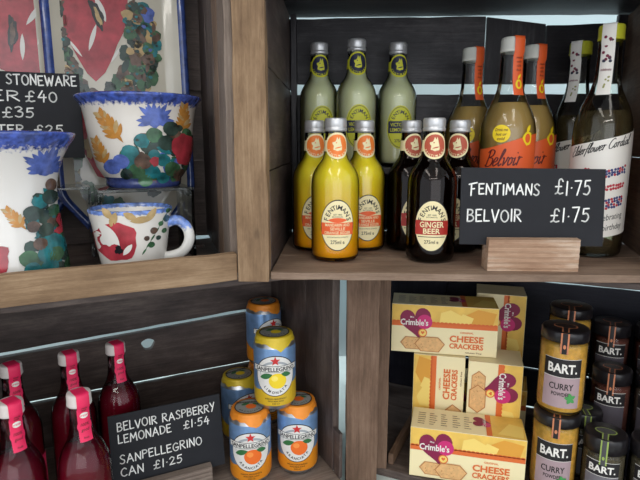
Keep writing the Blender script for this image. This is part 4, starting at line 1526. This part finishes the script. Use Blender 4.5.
def platter(x0, x1, y, z0, z1, lean, label, decor):
    cx = (x0 + x1) / 2
    wx, wy = ulw(cx, y)
    root = empty('pottery_platter', wx, wy, UFZ, YL, label, 'platter', 'painted platters at the back of the crate')
    wd, ht = x1 - x0, z1 - z0
    tilt = bpy.data.objects.new('dish', None)
    loops = [(0.000, 0.000), (0.0005, -0.012), (0.004, -0.016), (0.009, -0.0155), (0.0125, -0.0125), (0.026, -0.003), (0.034, -0.002)]
    mb = MB()
    vs, fsb, fsc = [], [], []
    L0 = None
    for ins, yy in loops:
        lp = chamfer_rect(wd, ht, 0.058, 0.014, ins)
        L0 = len(lp)
        vs += [(p[0], yy, p[1] + ht / 2) for p in lp]
    for k in range(len(loops) - 1):
        for i in range(L0):
            j = (i + 1) % L0
            (fsb if k < 4 else fsc).append((k * L0 + i, k * L0 + j, (k + 1) * L0 + j, (k + 1) * L0 + i))
    fsc.append(tuple((len(loops) - 1) * L0 + i for i in range(L0)))
    fsb.append(tuple(reversed(range(L0))))
    mb.add(vs, fsb, 1, True); mb.add(vs, fsc, 0, True)
    d = mb.build('dish', [mat('glaze_platter', (204, 198, 182), 0.16, coat=0.6, vary=0.06, bscale=20), mat('glaze_rim_blue', (58, 78, 140), 0.2, coat=0.5, vary=0.35, bscale=110)], root, rot=(lean, 0, 0))
    for p in d.data.polygons:
        if len(p.vertices) > 8:
            p.use_smooth = False
    a = Art()
    decor(a, wd, ht)
    a.build('painted_flowers', GL, flat((0, -0.0021, 0), (1, 0, 0), (0, 0, 1)), d, base=0.0004, step=0.00022)


def decor_main(a, wd, ht):
    # coordinates read from the photo: u 46..188 across, v = height in pixels
    def P(u, v): return (-wd / 2 + (u - 42) / 146 * wd, 0.345 - (v + 0) * 0.00133 * 1.0 - 0.0)
    pts = [P(u, v) for u, v in ((56, -10), (60, 5), (62, 20), (66, 38), (74, 56), (82, 72), (90, 80), (100, 70), (108, 55), (114, 40), (122, 25), (126, 10), (128, -8), (122, -30), (95, -34), (66, -28))]
    a.star(pts, 1, RED, 4, P(94, 10))
    a.leaf(*P(90, 34), 0.040, 0.006, 1.25, 2, WHT); a.leaf(*P(100, 4), 0.036, 0.010, 1.9, 2, WHT); a.leaf(*P(112, 50), 0.03, 0.004, 1.0, 2, WHT); a.leaf(*P(72, 46), 0.03, 0.004, 2.2, 2, WHT)
    a.ell(*P(96, 10), 0.007, 0.020, 3, BLK, irr=0.25, seed=3, rot=0.3)
    a.ell(*P(97, 12), 0.003, 0.013, 4, TAN, irr=0.25, seed=5, rot=0.3)
    for k, (u, v, m) in enumerate(((133, 4, BLU), (140, 12, GRN), (148, 5, BLU), (130, 16, DRK), (140, 26, BRN), (132, 34, DRK), (148, 20, GRN), (122, 48, DRK), (132, 52, BRN), (140, 60, GRN), (126, 60, GRN), (118, 70, BRN), (130, 74, DRK), (112, 80, GRN), (138, 42, TAN), (145, 36, BRN), (104, 88, DRK), (122, 86, BRN), (60, 20, GRN), (56, 40, DRK), (60, 52, GRN), (64, 62, DRK), (70, 76, GRN), (60, 72, TAN), (76, 86, BRN), (54, 60, DRK), (58, 8, DRK))):
        a.ell(*P(u, v), 0.0095, 0.0115, 1 + k % 3, m, irr=0.2, seed=k, n=18)
    scatter(a, P, [(124, -6), (150, -6), (158, 40), (150, 84), (104, 96), (112, 76), (126, 44)], 80, 33, [GRN, DRK, BRN, GRN, TAN, BRN, TEAL], 0.0075, 1)
    scatter(a, P, [(51, -6), (60, -6), (63, 40), (80, 84), (90, 96), (54, 92)], 45, 34, [GRN, DRK, BRN, GRN, DRK], 0.0075, 1)
    a.leaf(*P(146, 66), 0.03, 0.016, -0.5, 4, GRN); a.leaf(*P(139, 70), 0.022, 0.012, 0.9, 3, TEAL)
    # lower flowers, seen between the bowl and the mug
    a.star([P(u, v) for u, v in ((66, 112), (84, 104), (112, 110), (122, 132), (120, 165), (104, 188), (84, 182), (70, 150))], 1, RED, 3)
    a.ell(*P(78, 150), 0.006, 0.016, 3, TAN, irr=0.3, seed=2); a.ell(*P(64, 160), 0.010, 0.022, 2, GRN, irr=0.2, seed=8)
    for k, (u, v, m) in enumerate(((62, 200, GRN), (72, 208, DRK), (82, 204, GRN), (92, 210, TEAL), (60, 182, DRK), (74, 194, GRN), (130, 190, GRN), (142, 200, DRK), (150, 180, BRN), (160, 170, GRN), (104, 214, GRN), (118, 220, DRK))):
        a.ell(*P(u, v), 0.010, 0.010, 1 + k % 3, m, irr=0.25, seed=k + 40, n=18)


def decor_side(a, wd, ht):
    def P(u, v): return (-wd / 2 + (u + 105) / 150 * wd, 0.345 - (v + 0) * 0.00125)
    a.star([P(u, v) for u, v in ((-40, -20), (0, -30), (34, -22), (40, 10), (36, 40), (40, 66), (24, 80), (0, 78), (-30, 60), (-44, 20))], 1, RED, 3, P(6, 20))
    a.leaf(*P(26, 14), 0.038, 0.007, 0.95, 2, WHT); a.leaf(*P(14, 50), 0.036, 0.006, 1.5, 2, WHT); a.leaf(*P(30, 36), 0.03, 0.004, 1.2, 2, WHT)
    a.ell(*P(7, 36), 0.006, 0.022, 3, BLK, irr=0.3, seed=3, rot=-0.1)
    a.ell(*P(7, 37), 0.003, 0.015, 4, BRN, irr=0.3, seed=4, rot=-0.1)
    for k, (u, v, m) in enumerate(((-60, 20, GRN), (-70, 40, DRK), (-60, 70, BRN), (-20, 100, GRN), (10, 104, DRK), (30, 110, GRN), (-50, 100, DRK), (0, 130, BRN))):
        a.ell(*P(u, v), 0.012, 0.012, 1 + k % 3, m, irr=0.25, seed=k + 60, n=18)


platter(-0.182, 0.015, 0.266, UFZ, UFZ + 0.465, R(-3.4), 'tall blue-rimmed platter with a big red poppy, behind the flared bowl', decor_main)
platter(-0.388, -0.160, 0.292, UFZ, UFZ + 0.46, R(-2.0), 'red poppy platter at the left edge, behind the pottery price sign', decor_side)

# pottery sign
a = Art()
BW3, BH3 = 0.205, 0.1105
for t, x1, y0, wdt, h, sd in (('D STONEWARE', 0.2010, 0.0945, 0.097, 0.0125, 11), ('ER', 0.132, 0.0735, 0.030, 0.0130, 12), ('£40', 0.176, 0.0735, 0.037, 0.0130, 13), ('£35', 0.147, 0.0530, 0.036, 0.0125, 14), ('TER', 0.134, 0.0315, 0.030, 0.0115, 15), ('£25', 0.180, 0.0315, 0.034, 0.0115, 16)):
    handwrite(a, t, x1 - wdt, y0, h, 0, 0, width=wdt, pen=0.0018, seed=sd)
sx_, sy_ = ulw(-0.2140, 0.232)
price_sign(sx_, sy_, UFZ + 0.0948, R(20), 'black chalkboard pottery price sign behind the vase', BW3, BH3, R(-3), -0.030, a, 0.085, 'grey', block_h=0.046, bz=0.0365, bx0=-0.005)

# ------------------------------------------------------------------ cracker cartons
CW, CHH, CD = 0.158, 0.077, 0.060
M_box = mat('carton_cream', (246, 231, 184), 0.42, coat=0.15)
M_cheese = mat('carton_cheese', (242, 196, 92), 0.45, vary=0.18, bscale=26)
M_cheese2 = mat('cheese_light', (248, 216, 118), 0.45)
M_cheese3 = mat('cheese_deep', (226, 160, 58), 0.45)
M_stripe = mat('carton_orange', (226, 110, 48), 0.45)
M_heart = mat('heart_plum', (136, 22, 70), 0.45)
M_heart2 = mat('heart_pink', (206, 40, 116), 0.45)
M_crk = mat('cracker_tan', (226, 178, 120), 0.6, vary=0.12, bscale=220)
M_crk2 = mat('cracker_edge', (186, 120, 66), 0.6)
CM = [M_box, M_cheese, M_stripe, M_heart, M_heart2, M_white, M_crk, M_crk2, M_cheese2, M_cheese3, mat('print_brown', (110, 70, 50), 0.5)]


def front_art():
    a = Art()   # origin at the lower left corner of the front
    a.rect(0.0006, 0.047, CW - 0.0006, CHH - 0.0006, 0, 1)
    a.star([(0.072, 0.049), (0.098, 0.049), (0.106, 0.062), (0.088, 0.071), (0.074, 0.066)], 1, 8, 1)
    a.star([(0.104, 0.05), (0.150, 0.05), (0.155, 0.069), (0.128, 0.074), (0.110, 0.064)], 1, 9, 1)
    a.star([(0.096, 0.049), (0.118, 0.049), (0.122, 0.060), (0.106, 0.066)], 2, 8, 1)
    a.rect(0.0006, 0.0425, CW - 0.0006, 0.0500, 3, 2)
    for k in range(26):   # scalloped edge
        a.ell(0.004 + k * 0.006, 0.0500, 0.0030, 0.0016, 3, 2, n=8, rings=1)
    a.heart(0.038, 0.046, 0.047, 0.050, 4, 3, rot=0.18)
    a.ell(0.050, 0.0505, 0.0115, 0.0115, 5, 4, n=26)
    a.text("Crimble's", 0.0345, 0.0495, 0.0098, 7, 5, width=0.042, bold=0.025)
    a.text('Mrs', 0.031, 0.0575, 0.0028, 7, 5)
    a.ell(0.0475, 0.0330, 0.0068, 0.0068, 7, 2, n=22); a.ell(0.0475, 0.0330, 0.0052, 0.0052, 8, 8, n=20); a.heart(0.0475, 0.0330, 0.0055, 0.0055, 9, 2)
    def hexa(cx, cy, rx, ry, l):
        pts = [(cx - rx, cy), (cx - rx * .62, cy + ry), (cx + rx * .55, cy + ry), (cx + rx, cy + ry * .1), (cx + rx * .62, cy - ry), (cx - rx * .58, cy - ry)]
        a.star(pts, l, 7, 1, (cx, cy))
        a.star([(cx + (x - cx) * .93, cy + (y - cy) * .9) for x, y in pts], l + 1, 6, 1, (cx, cy))
        r_ = random.Random(7)
        for k in range(9):
            a.ell(cx + r_.uniform(-.6, .6) * rx, cy + r_.uniform(-.6, .6) * ry, .0007, .0006, l + 2, 7, n=6, rings=1)
    hexa(0.0340, 0.0155, 0.0200, 0.0100, 4)
    hexa(0.0585, 0.0150, 0.0230, 0.0120, 8)
    a.text('ORIGINAL', 0.113, 0.0365, 0.0028, 4, 2, width=0.020)
    a.text('CHEESE', 0.113, 0.0265, 0.0098, 4, 2, width=0.050, bold=0.03)
    a.text('CRACKERS', 0.113, 0.0150, 0.0082, 4, 2, width=0.050, bold=0.03)
    a.text('Gluten free', 0.124, 0.0052, 0.0022, 4, 10, width=0.024)
    return a


def top_art():
    a = Art()
    a.rect(0.112, 0.0006, CW - 0.0006, CD - 0.0006, 0, 1)
    a.star([(0.120, 0.008), (0.154, 0.004), (0.156, 0.034), (0.138, 0.04)], 1, 8, 1)
    a.rect(0.105, 0.0006, 0.1125, CD - 0.0006, 2, 2)
    a.heart(0.100, 0.036, 0.026, 0.026, 3, 3, rot=1.5)
    a.ell(0.106, 0.029, 0.006, 0.006, 4, 4, n=18); a.text("Crimble's", 0.103, 0.034, 0.0045, 6, 5, width=0.020, bold=0.02, rot=1.57)
    rnd = random.Random(5)
    for c in range(5):
        x = 0.014 + c * 0.0165
        for k in range(6):
            a.rect(x - 0.005, 0.012 + k * 0.0062, x - 0.005 + rnd.uniform(0.006, 0.0115), 0.0134 + k * 0.0062, 1, 10)
    return a


def carton(mode, key):
    """mode lying: long side across; upright: on its short end, artwork turned"""
    root = empty('cracker_carton', 0, 0, 0)
    fa = front_art(); ta = top_art()
    if mode == 'lying':
        W, H, D = CW, CHH, CD
        MB().box(-W / 2, W / 2, 0, D, 0, H).build('carton', M_box, root, bevel=0.0008)
        fa.build('front_print', CM, flat((-W / 2, 0, 0), (1, 0, 0), (0, 0, 1)), root, base=0.0003, step=0.00012)
        ta.build('top_print', CM, flat((-W / 2, 0, H), (1, 0, 0), (0, 1, 0)), root, base=0.0003, step=0.00012)
    else:
        W, H, D = CHH, CW, CD
        MB().box(-W / 2, W / 2, 0, D, 0, H).build('carton', M_box, root, bevel=0.0008)
        if mode == 'up':       # reads upwards: art turned counter-clockwise
            t = fa.turned(1).moved(CHH, 0)
        else:                  # reads downwards
            t = fa.turned(3).moved(0, CW)
        t.build('front_print', CM, flat((-W / 2, 0, 0), (1, 0, 0), (0, 0, 1)), root, base=0.0003, step=0.00012)
    return root


def place_carton(o, xl, yl, z, yaw, W, label):
    """xl, yl = left front corner"""
    c, s = math.cos(yaw), math.sin(yaw)
    o.location = (xl + c * W / 2, yl + s * W / 2, z + EYE)
    o.rotation_euler = (0, 0, yaw)
    tag(o, label, 'carton', 'cheese cracker cartons')


k1 = carton('lying', 'a')
place_carton(k1, 0.1305, 0.6905, LZ, R(-14), CW, 'cream cracker carton lying lowest, its top panel showing')
k2 = copy_tree(k1)
place_carton(k2, 0.1110, 0.772, LZ + CW + 0.0008, R(-10.5), CW, 'cream cracker carton lying on top, just under the bottle shelf')
k3 = carton('up', 'b')
place_carton(k3, 0.1455, 0.7625, LZ, R(-14), CHH, 'upright cracker carton whose lettering reads upwards')
k4 = carton('down', 'c')
place_carton(k4, 0.2225, 0.7350, LZ, R(-16), CHH, 'upright cracker carton with a heart near its top, right of the turned lettering')
k5 = copy_tree(k1)
place_carton(k5, 0.192, 0.852, LZ, R(-20), CW, 'cracker carton lying at the very back beneath a standing one')
k6 = copy_tree(k4)
place_carton(k6, 0.2585, 0.829, LZ + CHH + 0.0008, R(-16), CHH, 'cracker carton standing behind, only its upper half visible under the shelf')

# ------------------------------------------------------------------ spice jars
JM_lab = mat('spice_label', (172, 148, 154), 0.5)
M_lid = mat('jar_lid_black', (30, 27, 30), 0.32)
M_copper = mat('seal_copper', (206, 130, 92), 0.4)
M_limeln = mat('seal_lime', (156, 178, 92), 0.4)
JR = 0.0298


def spice_jar(h, r, lid_h, content, labelc, seal, title, leaf, powder_top=0.93):
    root = empty('spice_jar', 0, 0, 0)
    zl = h - lid_h
    P_ = [(0.0, 0.002), (r * 0.86, 0.0004), (r * 0.96, 0.002), (r, 0.006), (r, zl - 0.006), (r * 0.97, zl - 0.002), (r * 0.9, zl)]
    MB().lathe(P_, 48).build('glass_body', M_gls, root)
    MB().lathe(in_prof(P_, 0.0011, zl * powder_top), 40).build('spice', content, root)
    MB().lathe([(r * 0.95, zl - 0.0004), (r * 1.0, zl), (r * 1.0, h - 0.0025), (r * 0.96, h - 0.0005), (r * 0.9, h), (0.0005, h)], 64, wob=lambda a, k: 0.006 * math.cos(48 * a) if k in (1, 2) else 0).build('lid', M_lid, root)
    # paper seal: oval on the lid with a tongue down the front
    a = Art()
    a.ell(0, 0, r * 0.50, r * 0.33, 0, 1, n=32); a.ell(0, 0, r * 0.45, r * 0.28, 1, 0, n=32)
    a.rect(-r * 0.15, -r * 0.93, r * 0.15, -r * 0.29, 0, 1); a.rect(-r * 0.09, -r * 0.93, r * 0.09, -r * 0.29, 1, 0)
    mb = MB()
    a.add_to(mb, flat((0, 0, h), (1, 0, 0), (0, 1, 0)), 0.0003, 0.0002)
    b = Art()
    zt = h - 0.0006
    zlow = zl - 0.014
    b.rect(-r * 0.17, zlow, r * 0.17, zt, 0, 1, 4, 8); b.rect(-r * 0.10, zlow, r * 0.10, zt, 1, 0, 4, 8)
    b.ell(0, zlow + 0.010, r * 0.06, r * 0.10, 2, 1, n=12)
    Pl = [(r * 1.012, 0), (r * 1.012, h)]
    b.add_to(mb, rev(Pl), 0.0004, 0.0003)
    mb.build('paper_seal', [M_lid if seal is M_copper else mat('seal_grey', (74, 74, 76), 0.45), seal], root, fixn=False)
    c = Art()
    y1 = zl * (0.78 if leaf else 0.86)
    hw = r * 0.80
    y0 = zl * 0.12
    c.rect(-hw, y0, hw, y1, 0, 0, 16, 2)
    hb = zl * 0.235
    c.rect(-hw, y1 - hb, hw, y1 + 0.001, 1, 1, 16, 1)
    c.rect(-hw, y1 + 0.001, hw, y1 + 0.0016, 2, 2, 16, 1); c.rect(-hw, y1 - hb - 0.0006, hw, y1 - hb, 2, 2, 16, 1)
    c.text('BART.', 0, y1 - hb * 0.48, hb * 0.52, 3, 2, width=hw * 1.5, bold=0.03)
    if title:
        c.text(title[0], 0, y1 - hb * 1.55, zl * 0.085, 2, 1, width=hw * 1.25)
        c.text(title[1], 0, y1 - hb * 2.0, zl * 0.05, 2, 1, width=hw * 0.95)
    if leaf:
        for k in range(5):
            q = 0.5 + k * 1.25
            c.leaf(hw * 0.5 + math.cos(q) * hw * 0.14, y0 + zl * 0.14 + math.sin(q) * hw * 0.17, hw * 0.34, hw * 0.2, q, 3, 3)
    c.build('label_band', [labelc, M_black, M_white, M_green], rev(P_), root, smooth=True)
    return root


M_curry = mat('curry_powder', (240, 184, 76), 0.8, vary=0.2, bscale=140, bump=0.3)
j1 = spice_jar(0.117, JR, 0.015, M_curry, JM_lab, M_copper, ('CURRY', 'POWDER'), True)
GJ = 'curry powder jars'
put(j1, True, 0.3285, 0.668, LZ, 'curry powder jar at the bottom of the front pair', 'jar', GJ, 0.02)
put(j1, False, 0.3320, 0.672, LZ + 0.1180, 'curry powder jar stacked on top of the front pair', 'jar', GJ, 0.02)
put(j1, False, 0.3830, 0.765, LZ, 'curry powder jar carrying another at the back of the crate', 'jar', GJ, 0.02)
put(j1, False, 0.3845, 0.767, LZ + 0.1180, 'curry powder jar peeking out behind the top front one', 'jar', GJ, 0.05)


def lrw(x, y):
    c, s = math.cos(YR), math.sin(YR)
    return (FLR[0] + x * c - y * s, FLR[1] + x * s + y * c)


# stepped riser behind the small jars
rx_, ry_ = lrw(0.365, 0.19)
sr = empty('display_riser', rx_, ry_, LZ, YR, 'dark stepped riser under the small spice jars', 'riser')
plank(sr, 'lower_step', -0.073, 0.1, -0.068, -0.012, 0.0, 0.054, 'navy')
plank(sr, 'upper_step', -0.073, 0.1, -0.0115, 0.05, 0.0, 0.106, 'navy')

M_herb = mat('mixed_herbs', (92, 82, 60), 0.9, vary=0.5, bscale=420, bump=0.6)
M_pap = mat('dark_spice', (104, 54, 42), 0.9, vary=0.3, bscale=300, bump=0.4)
M_pep = mat('peppercorns', (110, 92, 78), 0.9, vary=0.5, bscale=360, bump=0.8)
lab2 = mat('spice_label_grey', (112, 108, 114), 0.5)
ja = spice_jar(0.100, 0.0262, 0.021, M_herb, lab2, M_limeln, (), False)
jb = spice_jar(0.100, 0.0262, 0.019, M_pap, mat('spice_label_dark', (82, 76, 84), 0.5), M_copper, (), False)
GS = 'small spice jars at the right'


def jar_at(o, lx, ly, z, label, turn=0.0):
    x, y = lrw(lx, ly)
    o.location = (x, y, z + EYE); o.rotation_euler = (0, 0, face_cam(x, y) + turn)
    tag(o, label, 'jar', GS)


jar_at(ja, 0.287, 0.055, LZ, 'small herb jar with a lime-edged lid seal, in the front row')
jar_at(copy_tree(ja), 0.343, 0.060, LZ, 'small herb jar with a lime-edged seal cut off by the right edge', 0.1)
jar_at(jb, 0.298, 0.150, LZ + 0.0545, 'small dark spice jar with a copper-edged seal, on the lower step')
jp = copy_tree(jb)
jar_at(jp, 0.354, 0.150, LZ + 0.0545, 'small peppercorn jar at the right edge, on the lower step')
for ch in jp.children:
    if ch.name.startswith('spice'):
        ch.data = ch.data.copy(); ch.data.materials[0] = M_pep
jar_at(copy_tree(jb), 0.298, 0.209, LZ + 0.1065, 'small dark spice jar highest up, on the upper step', 0.05)
jar_at(copy_tree(jb), 0.356, 0.209, LZ + 0.1065, 'small dark spice jar on the upper step at the right edge', 0.05)
jar_at(copy_tree(ja), 0.262, 0.116, LZ, 'small herb jar in shadow between the curry jars and the front herb jar', 0.3)
